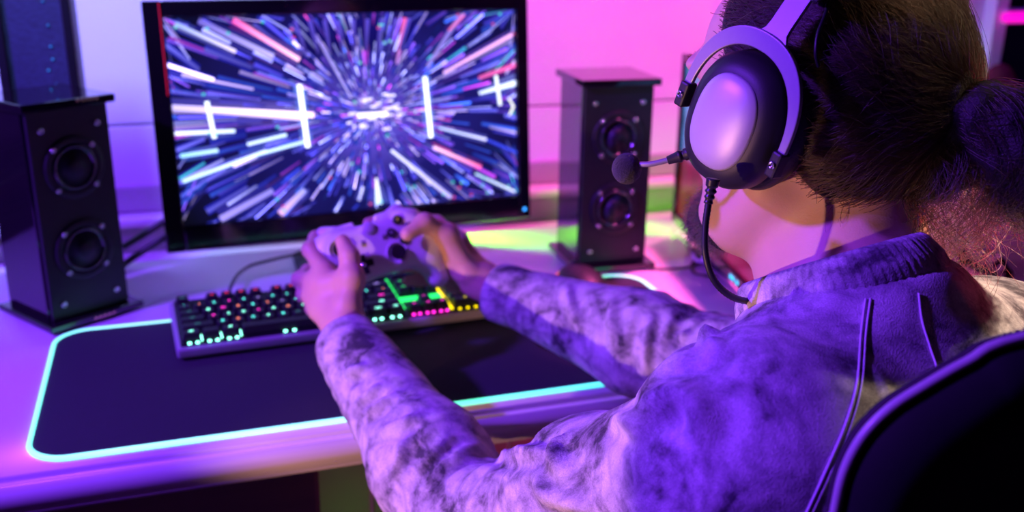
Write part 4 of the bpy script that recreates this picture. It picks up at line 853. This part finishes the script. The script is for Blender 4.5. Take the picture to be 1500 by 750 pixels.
# ------------------------------------------------------------------ hair, drawn back into a loose tail
Mh = bpy.data.materials.new('dark_hair'); Mh.use_nodes = True; nt = Mh.node_tree; nt.nodes.clear()
ou = nt.nodes.new('ShaderNodeOutputMaterial'); hb = nt.nodes.new('ShaderNodeBsdfHairPrincipled'); hb.parametrization = 'COLOR'; hb.inputs['Color'].default_value = (0.018, 0.009, 0.006, 1); hb.inputs['Roughness'].default_value = 0.32; hb.inputs['Radial Roughness'].default_value = 0.4
hb.inputs['Random Roughness'].default_value = 0.2
hi_ = nt.nodes.new('ShaderNodeHairInfo'); nt.links.new(hi_.outputs['Random'], hb.inputs['Random']); nt.links.new(hb.outputs[0], ou.inputs[0])
Mc = mat('hair_base', (0.008, 0.005, 0.004), 0.6, noise=0.5, nscale=300, bump=0.6, bscale=700)
TIE = hl(0.004, -0.084, 0.028)
cap = Sdf(); co = 0.0045
cap.ell(hl(0, -0.002, 0.035), (0.0695+co, 0.077+co, 0.077+co), HR, 0.02); cap.ell(hl(0, -0.020, 0.015), (0.060+co, 0.055+co, 0.060+co), HR, 0.03)
cap.ell(hl(0, 0.040, -0.022), (0.061+co, 0.050+co, 0.078+co), HR, 0.03); cap.ell(hl(0, 0.052, 0.045), (0.060+co, 0.038+co, 0.048+co), HR, 0.03)
cap.ell(hl(0, -0.034, -0.028), (0.050, 0.034, 0.034), HR, 0.025); cap.ell(hl(0, -0.066, 0.022), (0.026, 0.018, 0.028), HR, 0.025)
capF = Sdf(); capF.P = list(cap.P)
cap.half(hl(0, 0.052, 0.055), hF*0.93-hU*0.36, 0.006); cap.half(hl(0, -0.005, -0.010), hF*0.70-hU*0.72, 0.008); cap.half(hl(0, -0.05, -0.052), hF*0.15-hU*0.98, 0.015)
hair = sdf_obj('hair', cap, HC-0.16, HC+0.16, 0.0026, Mc, person, lambda P, N: P-N*0.0015)
def curves(name, strands, r0, r1, material, parent):
    n = len(strands); npt = len(strands[0]); hc = bpy.data.hair_curves.new(name); hc.add_curves([npt]*n)
    P = np.asarray(strands, np.float32).reshape(-1, 3); hc.attributes['position'].data.foreach_set('vector', P.ravel())
    ra = hc.attributes.get('radius') or hc.attributes.new('radius', 'FLOAT', 'POINT')
    t = np.linspace(0, 1, npt); rr_ = (r0+(r1-r0)*t)[None, :]*RNG.uniform(0.7, 1.25, (n, 1)); ra.data.foreach_set('value', rr_.astype(np.float32).ravel())
    hc.materials.append(material); o = bpy.data.objects.new(name, hc); COL.objects.link(o); o.parent = parent; o.matrix_parent_inverse = parent_inv(parent); o['kind'] = 'stuff'; return o
def surf(P, off):
    for _ in range(3):
        d = capF(P); P = P-capF.grad(P)*(d-off)[:, None]
    return P
hv = np.zeros(len(hair.data.vertices)*3); hair.data.vertices.foreach_get('co', hv); hv = hv.reshape(-1, 3)
q = (hv-HC)@HR
keep = np.abs(capF(hv)) < 0.004; hv = hv[keep]; q = q[keep]
def comb(n, steps, seg, off, jitter, front=None, curl=0.0):
    idx = RNG.integers(0, len(hv), n)
    if front is not None: idx = RNG.choice(np.flatnonzero(front), n)
    P = hv[idx]+RNG.normal(0, 0.0015, (n, 3)); offs = off+np.abs(RNG.normal(0, off*0.8, n)); out = []; side = RNG.normal(0, jitter, (n, 1)); lp_ = np.linalg.norm(P-TIE, axis=1)
    P = surf(P, offs); out.append(P.copy()); ph = RNG.uniform(0, 6.28, n)
    for k in range(steps):
        d = TIE-P; dist = np.linalg.norm(d, axis=1)[:, None]; g = capF.grad(P); d = d-g*(d*g).sum(1)[:, None]; d /= np.linalg.norm(d, axis=1)[:, None]+1e-6
        b_ = np.cross(g, d); st_ = np.minimum(seg, dist*0.5)
        w_ = side*np.clip((dist-0.02)/0.05, 0, 1)+curl*np.sin(ph+k*1.3)[:, None]
        P = P+(d+b_*w_)*st_; P = surf(P, offs+(0.0015*np.sin(ph+k*0.9)*curl)); out.append(P.copy())
    return np.stack(out, 1)
S1 = comb(6500, 11, 0.0095, 0.0012, 0.16)
S2_ = comb(1300, 10, 0.0085, 0.0030, 0.40, curl=0.35)
curves('strands', np.concatenate([S1, S2_[:, :11], ], 0) if S1.shape[1] == 11 else S1, 0.00022, 0.00012, Mh, hair); curves('strands', S2_, 0.00016, 0.00006, Mh, hair)
# short hairs along the temples and hairline
tp = (q[:, 1] > 0.005) & (q[:, 0] < 0); 
if tp.sum() > 50:
    n = 1500; P = hv[RNG.choice(np.flatnonzero(tp), n)]; P = surf(P, np.full(n, 0.0)); g = capF.grad(P); dn = -hU*0.25-hF*0.9; dn = dn[None]-g*(g@dn)[:, None]
    T_ = np.linspace(0, 1, 5); ln = RNG.uniform(0.006, 0.016, (n, 1)); st_ = np.stack([P+(dn+g*0.12+RNG.normal(0, 0.1, (n, 3))*t)*ln*t for t in T_], 1); curves('strands', st_, 0.00016, 0.00005, Mh, hair)
# the tail: a body of three lumps and curling strands over it
tp_ = [TIE, hl(0.008, -0.102, 0.026), hl(0.024, -0.124, 0.014), hl(0.038, -0.136, -0.006), hl(0.048, -0.136, -0.026)]
tail = Sdf(); tail.chain(tp_, [0.013, 0.021, 0.029, 0.029, 0.017], 0.02); tail.chain([hl(0.004, -0.076, 0.010), hl(0.012, -0.080, -0.014), hl(0.022, -0.078, -0.030)], [0.017, 0.022, 0.015], 0.02)
tl = sdf_obj('ponytail', tail, HC-0.26, HC+0.26, 0.0032, Mc, person, lambda P, N: P+N*((perlin(P*38, 5)*0.004+perlin(P*np.array([90, 90, 40]), 6)*0.003-0.004))[:, None])
pc = catmull(tp_+[hl(0.052, -0.130, -0.036)], 6)
def tail_strands(n, path, rad, curl, spread, length=(0.7, 1.0)):
    path = np.array(path); m = len(path); t = np.linspace(0, 1, 22); out = np.zeros((n, 22, 3)); Tn = np.gradient(path, axis=0); Tn /= np.linalg.norm(Tn, axis=1)[:, None]
    e1 = np.cross(Tn, hR); e1 /= np.linalg.norm(e1, axis=1)[:, None]; e2 = np.cross(Tn, e1)
    for i in range(n):
        a = RNG.uniform(0, 2*np.pi); rr_ = math.sqrt(RNG.uniform(0.25, 1.0)); L = RNG.uniform(*length); ph = RNG.uniform(0, 6.28); fr = RNG.uniform(1.0, 3.2); cu_ = curl*RNG.uniform(0.2, 1.0); st0 = RNG.uniform(0, 0.15); dr = RNG.normal(0, 1, 3)*spread
        s_ = (st0+(L-st0)*t)*(m-1); ii = np.minimum(s_.astype(int), m-2); f = (s_-ii)[:, None]; c = path[ii]*(1-f)+path[ii+1]*f; R_ = np.interp(s_, np.linspace(0, m-1, len(rad)), rad)*rr_
        ang = a+0.8*np.sin(ph+t*4); c = c+e1[ii]*(R_*np.cos(ang))[:, None]+e2[ii]*(R_*np.sin(ang))[:, None]
        w_ = cu_*np.clip(t*2, 0, 1); c = c+e1[ii]*(w_*np.sin(ph+fr*6.28*t))[:, None]+e2[ii]*(w_*np.cos(ph*1.7+fr*6.28*t))[:, None]+dr[None]*(t**2)[:, None]; out[i] = c
    return out
curves('strands', tail_strands(2600, pc, [0.012, 0.021, 0.030, 0.032, 0.026, 0.022], 0.006, 0.008), 0.00022, 0.00009, Mh, tl)
curves('strands', tail_strands(420, catmull([hl(0.002, -0.080, 0.012), hl(0.010, -0.096, -0.020), hl(0.018, -0.094, -0.056), hl(0.024, -0.088, -0.090)], 6), [0.016, 0.030, 0.026, 0.020], 0.008, 0.012), 0.00020, 0.00008, Mh, tl)
curves('strands', tail_strands(70, pc, [0.012, 0.026, 0.036, 0.042, 0.042, 0.04], 0.010, 0.025, (0.8, 1.0)), 0.00014, 0.00007, Mh, tl)
# loose wisps behind the neck
wn = []
for k in range(9):
    p0 = hl(0.03+0.012*k*RNG.uniform(.5, 1), -0.10, -0.06); p3 = at(1390+RNG.uniform(-8, 110), 395-RNG.uniform(-30, 40), 0.60); mid = (p0+p3)/2+RNG.normal(0, 0.008, 3); wn.append(catmull([p0, mid, p3], 8)[:16])
curves('strands', np.array(wn), 0.00022, 0.00012, Mh, tl)
nl = []
for k in range(46):
    p0 = surf(hl(RNG.uniform(-0.06, 0.01), RNG.uniform(-0.075, -0.045), RNG.uniform(-0.056, -0.040))[None], np.array([0.001]))[0]; r_ = RNG.uniform(0.004, 0.009); a0_ = RNG.uniform(0, 6.28)
    tt = np.linspace(0, 1, 16); nl.append(p0[None]+(-hF*0.006-hU*0.012)[None]*tt[:, None]+(hR[None]*np.cos(a0_+tt*5)[:, None]+hU[None]*np.sin(a0_+tt*5)[:, None])*r_*tt[:, None])
curves('strands', np.array(nl), 0.00018, 0.00006, Mh, hair)
tie_n = unit(hl(0.008, -0.102, 0.026)-TIE); e1 = unit(np.cross(tie_n, [0, 0, 1])); e2 = np.cross(tie_n, e1)
tc_ = TIE+tie_n*0.004
tube('hair_tie', [tc_+(e1*math.cos(a)+e2*math.sin(a))*(0.0185+0.0012*math.sin(7*a)) for a in np.linspace(0, 2*math.pi, 48, endpoint=False)], 0.0048, M['foam'], person, 10, True)
# beard along the jaw
rg_ = Sdf()
for sx in (-1, 1): rg_.chain([hl(sx*0.060, 0.018, -0.080), hl(sx*0.050, 0.040, -0.092), hl(sx*0.030, 0.078, -0.100)], [0.004, 0.012, 0.022], 0.01)
rg_.ell(hl(0, 0.088, -0.098), (0.030, 0.025, 0.026), HR, 0.02); rg_.ell(hl(0, 0.098, -0.0435), (0.028, 0.010, 0.0060), HR, 0.006); rg_.ell(hl(0, 0.097, -0.0575), (0.019, 0.014, 0.0085), HR, 0.004, 's')
bd = Sdf(); bd.add(lambda p: body(p)-0.0010, HC, 0.3, 0.001); bd.add(lambda p: rg_(p), HC, 0.3, 0.002, 'i')
beard = sdf_obj('beard', bd, HC-0.16, HC+0.16, 0.0022, Mc, person)
bv = np.zeros(len(beard.data.vertices)*3); beard.data.vertices.foreach_get('co', bv); bv = bv.reshape(-1, 3); bv = bv[body(bv) > -0.002]
n = 4200; P = bv[RNG.integers(0, len(bv), n)]+RNG.normal(0, 0.001, (n, 3)); g = body.grad(P); dn = -hU*0.8+hF*0.35
ln = RNG.uniform(0.003, 0.0065, (n, 1)); rn = RNG.normal(0, 0.35, (n, 3))
curves('strands', np.stack([P+(g*0.55+dn[None]*0.6+rn*t)*ln*t for t in np.linspace(0, 1, 5)], 1), 0.00014, 0.00006, Mh, beard)
for sx in (-1, 1):
    P = np.stack([hl(sx*RNG.uniform(0.014, 0.048), 0.0925-0.010*0, 0.025+RNG.uniform(-0.003, 0.003)) for _ in range(160)]); P = np.stack([p-body.grad(p[None])[0]*(body(p[None])[0]-0.0004) for p in P])
    tt = np.linspace(0, 1, 5); curves('eyebrow', np.stack([P+(hR*sx*0.8+hU*0.2+hF*0.2)[None]*0.007*t for t in tt], 1), 0.00013, 0.00005, Mh, person)
# ------------------------------------------------------------------ game controller in both hands
def camdir(x, y, z): return unit(RGT*x+UPV*y+FWD*z)
CO = at(550, 370, 1.115); CM = frame_from(CO, camdir(0.89, 0.31, 0.30), camdir(-0.33, 0.944, 0.06))     # x right, y to the triggers, z out of the face
CR = np.array(CM)[:3, :3]; GS = 1.0
def cp(x, y, z): return CO+CR@(np.array([x, y, z])*0.001*GS)
gc = thing('game_controller', 'white game controller with black sticks held in both hands above the keyboard', 'controller', tuple(CO))
cs = Sdf(); mm = 0.001*GS
cs.rbox(cp(0, 3, -4), np.array([52, 31, 17])*mm, 14*mm, CR, 0.004)
for sx in (-1, 1):
    cs.cone(cp(sx*44, 14, -5), cp(sx*57, -14, -8), 20*mm, 18.5*mm, 0.020); cs.cone(cp(sx*57, -14, -8), cp(sx*60, -46, -13), 18.5*mm, 13.5*mm, 0.012)
    cs.cone(cp(sx*22, 30, -9), cp(sx*54, 24, -10), 10*mm, 11*mm, 0.010)
cs.ell(cp(0, -60, 0), np.array([33, 30, 40])*mm, CR, 0.010, 's')
cs.half(cp(0, 0, 12.2), CR[:, 2], 0.006)
for x, y in ((-38, 14), (21, -9)): cs.ell(cp(x, y, 15), np.array([13, 13, 5])*mm, CR, 0.003, 's')
sdf_obj('shell', cs, CO-0.13, CO+0.13, 0.0019, M['white'], gc)
def cfrm(x, y, z): return T(*cp(x, y, z)) @ CM.to_3x3().to_4x4() @ Matrix.Scale(0.001*GS, 4)
for sx in (-1, 1):
    bs = Sdf(); bs.chain([cp(sx*14, 36, -4), cp(sx*36, 36.5, -6), cp(sx*58, 27, -9)], [5*mm, 5.4*mm, 5*mm], 0.004); bs.half(cp(sx*12, 0, 0), CR[:, 0]*-sx, 0.001)
    sdf_obj('bumper', bs, CO-0.1, CO+0.1, 0.0018, M['white'], gc)
    ts = Sdf(); ts.chain([cp(sx*34, 37, -16), cp(sx*44, 40, -24), cp(sx*46, 34, -32)], [8*mm, 7*mm, 6*mm], 0.008); sdf_obj('trigger', ts, CO-0.12, CO+0.12, 0.0022, M['white'], gc)
for x, y in ((-38, 14), (21, -9)):
    lathe('stick_collar', [(12.6, 10.5), (12.9, 12.2), (12.0, 12.9), (10.8, 12.2), (10.2, 10.2)], M['white'], gc, cfrm(x, y, 0), 28)
    lathe('thumbstick', [(5, 9), (5.2, 14), (8.2, 16.2), (8.7, 17.6), (8.0, 18.6), (6.2, 18.1), (0.3, 17.4)], M['rubber'], gc, cfrm(x, y, 0), 24)
dp = []
for w_, h_ in ((22, 7.6), (7.6, 22)):
    dp.append(box_me('dpad', (w_, h_, 3.4), cfrm(-19, -10, 13.2), 0.0006, 2))
bm = bmesh.new(); [bm.from_mesh(x) for x in dp]; me = bpy.data.meshes.new('direction_pad'); bm.to_mesh(me); bm.free(); link('direction_pad', me, M['black'], gc, False)
lathe('pad_centre', [(2.6, 14.8), (2.4, 15.3), (0.3, 15.4)], M['chrome'], gc, cfrm(-19, -10, 0), 12)
for (dx, dy, c_, t_) in ((0, 11.5, (0.85, 0.45, 0.10), 'Y'), (-11.5, 0, (0.10, 0.16, 0.85), 'X'), (11.5, 0, (0.85, 0.06, 0.06), 'B'), (0, -11.5, (0.12, 0.65, 0.15), 'A')):
    bt = lathe('face_button', [(5.4, 11), (5.5, 13.4), (4.6, 14.6), (2.5, 15.1), (0.2, 15.3)], M['black'], gc, cfrm(33+dx, 14+dy, 0), 20)
    me = text_me(t_, 6.0); me.transform(cfrm(33+dx, 14+dy, 15.6)); link('letter', me, glow('letter_'+t_.lower(), c_, 0.5) if t_ != 'X' else mat('letter_x', (0.7, 0.7, 0.75), 0.4), bt, False)
for x in (-13, 12): lathe('menu_button', [(2.8, 11.6), (2.8, 12.9), (0.3, 13.2)], M['greytrim'], gc, cfrm(x, 13, 0), 14)
lathe('guide_button', [(6.8, 11.2), (6.8, 13.0), (5.6, 13.8), (0.3, 14.2)], M['white'], gc, cfrm(0, 27, 0), 24)

# ------------------------------------------------------------------ headset
hs = thing('headset', 'grey and black over-ear headset with microphone boom worn on the head', 'headset', tuple(HC))
def ov(c, u, w_, a, b_, n=48, p=2.35, skew=0.0):
    out = []
    for k in range(n):
        t = 2*math.pi*k/n; ct, st = math.cos(t), math.sin(t)
        x = a*math.copysign(abs(ct)**(2/p), ct); y = b_*math.copysign(abs(st)**(2/p), st); out.append(c+w_*(x+skew*y)+u*y)
    return out
def headset_side(sx):
    n = unit(hR*sx+hU*0.06+hF*(-0.05 if sx < 0 else 0.03)); lean = math.radians(13)
    u = hU*math.cos(lean)-hF*math.sin(lean); u = unit(u-n*(u@n)); w_ = unit(np.cross(u, n)); w_ = w_ if w_@hF > 0 else -w_
    c0 = at(1060, 179, 0.632) if sx < 0 else HC+hR*0.112+hF*(hF@(at(1060, 179, 0.632)-HC))+hU*(hU@(at(1060, 179, 0.632)-HC))
    def L(prof, name, m_, par): return loft(name, [ov(c0+n*d, u, w_, a*0.91, b_*0.90) for d, a, b_ in prof], m_, par)
    cup = L([(-0.024, 0.028, 0.038), (-0.024, 0.0385, 0.0480), (-0.020, 0.0400, 0.0495), (-0.010, 0.0392, 0.0487), (-0.005, 0.0365, 0.0460), (-0.001, 0.0315, 0.0405), (0.0006, 0.0270, 0.0355), (0.0006, 0.02, 0.028)], 'ear_cup', M['satin'], hs)
    L([(-0.002, 0.0262, 0.0345), (0.0012, 0.0262, 0.0345), (0.0024, 0.0252, 0.0335), (0.0046, 0.0215, 0.0295), (0.0062, 0.0160, 0.0225), (0.0074, 0.0090, 0.0130), (0.0078, 0.002, 0.003)], 'cover_plate', M['silver'], cup)
    L([(-0.0265, 0.030, 0.040), (-0.0265, 0.0375, 0.0470), (-0.0245, 0.0380, 0.0475), (-0.0235, 0.030, 0.040)], 'trim_ring', M['silver'], cup)
    L([(-0.048, 0.024, 0.034), (-0.049, 0.034, 0.0435), (-0.045, 0.0405, 0.0500), (-0.036, 0.0425, 0.0520), (-0.029, 0.0405, 0.0500), (-0.026, 0.036, 0.0455), (-0.026, 0.026, 0.035)], 'ear_cushion', M['leather'], hs)
    # fork: a flat arch over the top of the cup, with a stem up to the band
    V = []; Fc = []; NS = 44; a0, a1 = math.radians(-4), math.radians(196)
    for k in range(NS+1):
        t = a0+(a1-a0)*k/NS; ct, st = math.cos(t), math.sin(t); wd = 0.0056+0.0062*max(0, st)**1.3
        for r_off, d in ((0.0025, -0.0065), (0.0025+wd, -0.0065), (0.0025+wd, -0.0100), (0.0025, -0.0100)):
            p = 2.2; a, b_ = 0.0372+r_off, 0.0460+r_off; x = a*math.copysign(abs(ct)**(2/p), ct); y = b_*math.copysign(abs(st)**(2/p), st); V.append(c0+n*d+w_*x+u*y)
    for k in range(NS):
        for j in range(4): Fc.append((4*k+j, 4*k+(j+1) % 4, 4*k+4+(j+1) % 4, 4*k+4+j))
    Fc += [(3, 2, 1, 0), (4*NS, 4*NS+1, 4*NS+2, 4*NS+3)]
    fork = link('fork', pydata('fork', V, Fc), M['anod'], hs, False); bv = fork.modifiers.new('edge', 'BEVEL'); bv.width = 0.0007; bv.segments = 2; bv.limit_method = 'ANGLE'
    s0 = c0-n*0.0082+u*0.0525-w_*0.004; up2 = unit(u*0.93-n*0.40); s1 = s0+up2*0.040; nn = unit(np.cross(up2, w_)); nn = nn if nn@n > 0 else -nn
    rings = []
    for t in np.linspace(0, 1, 9):
        wd = 0.0075+0.0105*max(0, 1-t/0.32)**2; c = s0+(s1-s0)*t; rings.append([c+w_*wd+nn*0.0016, c-w_*wd+nn*0.0016, c-w_*wd-nn*0.0016, c+w_*wd-nn*0.0016])
    st = loft('stem', rings, M['anod'], fork); st.data.polygons.foreach_set('use_smooth', [False]*len(st.data.polygons))
    for sgn in (1, -1):
        hc_ = c0-n*0.0085+w_*(sgn*0.0422)+u*(-0.001 if sgn > 0 else -0.008); H_ = frame_from(hc_, w_, u)
        hb_ = box('hinge', (0, 0, 0.0), (0.0075, 0.017, 0.010), M['satin'], fork, bevel=0.0015, pre=H_)
        zz = 1 if (np.array(H_)[:3, 2]@n) > 0 else -1
        lathe('screw', [(0.0026, 0), (0.0026, 0.0010), (0.0012, 0.0013), (0.0010, 0.0004), (0.0001, 0.0004)], M['chrome'], hb_, H_ @ T(0, 0, 0.005*zz) @ (Matrix.Rotation(math.pi, 4, 'X') if zz < 0 else Matrix.Identity(4)), 12)
    sb = frame_from(s1+up2*0.006, w_, up2); box('slider', (0, 0, 0), (0.030, 0.022, 0.009), M['satin'], hs, bevel=0.002, pre=sb)
    V0_ = box('slider_edge', (0, -0.0105, 0.0042 if (np.array(sb)[:3, 2]@n) > 0 else -0.0042), (0.029, 0.002, 0.002), M['chrome'], hs, bevel=0.0005, pre=sb)
    return dict(c=c0, n=n, u=u, w=w_, top=s1+up2*0.012, up=up2)
eL_, eR_ = headset_side(-1), headset_side(1)
tl_, tr_ = eL_['top'], eR_['top']; cmid = (tl_+tr_)/2; bx = unit(tr_-tl_); hw = np.linalg.norm(tr_-tl_)/2; bu = unit(eL_['up']+eR_['up']); bf = np.cross(bu, bx)
vz = max(0.045, (hU@(hl(0, -0.012, 0.116)-cmid))/(hU@bu))
rings = []
for t in np.linspace(math.pi, 0, 40):
    cc, ss = math.cos(t), math.sin(t); p = cmid+bx*hw*math.copysign(abs(cc)**0.85, cc)+bu*vz*abs(ss)**0.8; rd = unit(bx*cc/hw+bu*ss/vz*1.0); r_ = []
    for a in np.linspace(0, 2*math.pi, 20, endpoint=False): r_.append(p+bf*0.0150*math.copysign(abs(math.cos(a))**0.6, math.cos(a))+rd*(0.0035+0.0062*math.copysign(abs(math.sin(a))**0.6, math.sin(a))))
    rings.append(r_)
loft('headband', rings, M['leather'], hs)
# microphone boom on the left cup
c0, n, u, w_ = (eL_[k] for k in 'cnuw')
m0 = at(1011, 224, 0.672); m1 = at(978, 235, 0.676); m2_ = at(915, 243, 0.688)
md = unit(m1-m0); P = [m0-md*0.006, m0, m0+md*0.004, m0+md*0.0042, m0+md*0.006, m0+md*0.0062, m0+md*0.008, m0+md*0.0082, m1]
tube('microphone_socket', P, [0.0042, 0.0042, 0.0042, 0.0034, 0.0034, 0.0042, 0.0042, 0.0038, 0.0028], M['satin'], hs, 14)
tube('microphone_boom', catmull([m1-md*0.002, at(955, 240, 0.679), at(935, 241, 0.683), m2_], 8), [0.0019]*24+[0.0017], M['anod'], hs, 10)
fm = Sdf(); fmc = at(918, 247, 0.688); fm.ell(fmc, (0.0100, 0.0105, 0.0108), None, 0.002); fm.add(lambda p: np.full(len(p), 1.0), fmc, 0.02, 0.001)
fo = sdf_obj('microphone_foam', fm, fmc-0.03, fmc+0.03, 0.0010, M['foam'], hs, lambda P, N: P+N*(perlin(P*900, 4)*0.0004)[:, None])
# cable: ribbed strain relief, then a loop hanging in front of the neck
q0, q1 = at(1045, 262, 0.618), at(1037, 300, 0.622); qd = unit(q1-q0); P = []; R_ = []
for k in range(9):
    P += [q0+(q1-q0)*(k/9), q0+(q1-q0)*(k/9+0.055)]; R_ += [0.0044-0.00018*k if k % 2 == 0 or k < 3 else 0.0032-0.0001*k]*2
tube('cable_relief', P, R_, M['rubber'], hs, 12)
cpts = [q1-qd*0.003, at(1033, 335, 0.622), at(1034, 375, 0.622), at(1047, 412, 0.625), at(1075, 436, 0.635), at(1113, 444, 0.655), at(1150, 452, 0.675), at(1175, 475, 0.70)]
cb = catmull(cpts, 14); V, Fc = tube_vf(cb, [0.0021+0.00022*(i % 2) for i in range(len(cb))], 10); link('cable', pydata('cable', V, Fc), M['cable'], hs)
tube('link_wire', catmull([at(1217, -12, 0.60), at(1209, 20, 0.592), at(1198, 50, 0.588), at(1195, 78, 0.588), at(1199, 98, 0.592)], 8), 0.0011, M['cable'], hs, 8)

# ------------------------------------------------------------------ the player's chair
CY = 0.300; ax0 = 0.525
def curve_y(x, z): return CY+0.035*((x-ax0)/0.26)**2-0.10*max(0, (Z0+0.10-z))
def cpt(px, py):
    y = CY
    for _ in range(12): p = ony(px, py, y); y = curve_y(p[0], p[2])
    return p[0], p[2]
rim = [cpt(x, y) for x, y in ((1214, 790), (1222, 750), (1236, 690), (1262, 640), (1300, 600), (1345, 570), (1415, 530), (1500, 493))]
top_z = rim[-1][1]+0.022
half = [(rim[0][0]+0.012, Z0-0.10), (rim[0][0]+0.004, Z0+0.08)]+rim+[(0.455, top_z-0.006), (ax0, top_z)]
outl = [(x, z) for x, z in half]+[(2*ax0-x, z) for x, z in half[-2::-1]]
ol = catmull([(x, 0, z) for x, z in outl], 5)[:, [0, 2]]
chair = thing('office_chair', 'black high-backed chair with pale rim behind the player at bottom right', 'chair', (ax0, 0.42, 0))
def ring(off, dy):
    ctr = np.array([ax0, Z0+0.05]); d = ol-ctr; L_ = np.linalg.norm(d, axis=1)[:, None]; p = ctr+d*(1+off/L_); return [np.array([x, curve_y(x, z)+dy, z]) for x, z in p]
def shell(name, prof, material, fill=True):
    rings = [ring(o_, d_) for o_, d_ in prof]; return loft(name, rings, material, chair, cap=fill)
def fan(name, off, dy, material, depth=0.05):
    rr = [ring(off-0.0001, dy)]+[[np.array([ax0+(p[0]-ax0)*s_, 0, Z0+0.05+(p[2]-Z0-0.05)*s_]) for p in ring(off, dy)] for s_ in (0.85, 0.6, 0.35, 0.1)]
    rr = [rr[0]]+[[np.array([p[0], curve_y(p[0], p[2])+dy+depth*(1-s_**2)*0.3, p[2]]) for p in r] for r, s_ in zip(rr[1:], (0.85, 0.6, 0.35, 0.1))]
    return rr
bk = fan('back_shell', -0.004, -0.004, None); fr = fan('f', -0.004, 0.012, None)
loft('back_shell', bk[::-1]+fr, M['mesh'], chair)
tube('rim', [p for p in ring(0.0005, -0.001)], 0.0024, M['rim'], chair, 10)
cu_ = [ring(-0.020, 0.002), ring(0.000, 0.0015), ring(0.0010, 0.0022), ring(0.0010, 0.0035), ring(-0.001, 0.0045), ring(-0.020, 0.0065)]
kn = loft('knit_border', cu_, M['knit'], chair)
RB = [];
for i in range(0, len(ol)-1):
    a_, b_ = ring(0.0085, 0.024)[i], ring(0.0085, 0.024)[i+1]; m_ = max(1, int(np.linalg.norm(b_-a_)/0.004))
V = []; Fc = []
r1_, r2_ = ring(0.0008, 0.0010), ring(0.0006, 0.0042); dense1 = catmull(r1_, 4); dense2 = catmull(r2_, 4)
for p, q in zip(dense1, dense2):
    v_, f_ = tube_vf([p, (p+q)/2+unit((p+q)/2-np.array([ax0, CY, Z0+0.05]))*0.0015, q], 0.0009, 5, False, len(V)); V += v_; Fc += f_
ks = link('ribs', pydata('ribs', V, Fc), M['knit'], kn); ks['kind'] = 'stuff'
ss = Sdf(); ss.rbox((ax0-0.02, 0.60, Z0-0.420), (0.25, 0.25, 0.045), 0.04, None, 0.01); sdf_obj('seat', ss, (0.2, 0.3, 0.2), (0.85, 0.9, 0.55), 0.008, M['mesh'], chair)
box('back_support', (ax0, 0.283, Z0-0.26), (0.09, 0.025, 0.44), M['black'], chair); box('back_support', (ax0, 0.40, Z0-0.470), (0.08, 0.25, 0.02), M['black'], chair)
lathe('gas_lift', [(0.028, 0.10), (0.028, 0.24), (0.020, 0.245), (0.020, Z0-0.455)], M['black'], chair, T(ax0-0.02, 0.58, 0), 20)
for k in range(5):
    a = 2*math.pi*k/5+0.3; d_ = np.array([math.cos(a), math.sin(a), 0]); c_ = np.array([ax0-0.02, 0.58, 0])
    tube('leg', [c_+d_*0.02+np.array([0, 0, 0.105]), c_+d_*0.27+np.array([0, 0, 0.075])], [0.026, 0.017], M['black'], chair, 8)
    lathe('caster', [(0.018, -0.022), (0.028, -0.018), (0.028, 0.018), (0.018, 0.022)], M['rubber'], chair, T(*(c_+d_*0.275+np.array([0, 0, 0.0285]))) @ Matrix.Rotation(a, 4, 'Z') @ Matrix.Rotation(math.pi/2, 4, 'X'), 16)
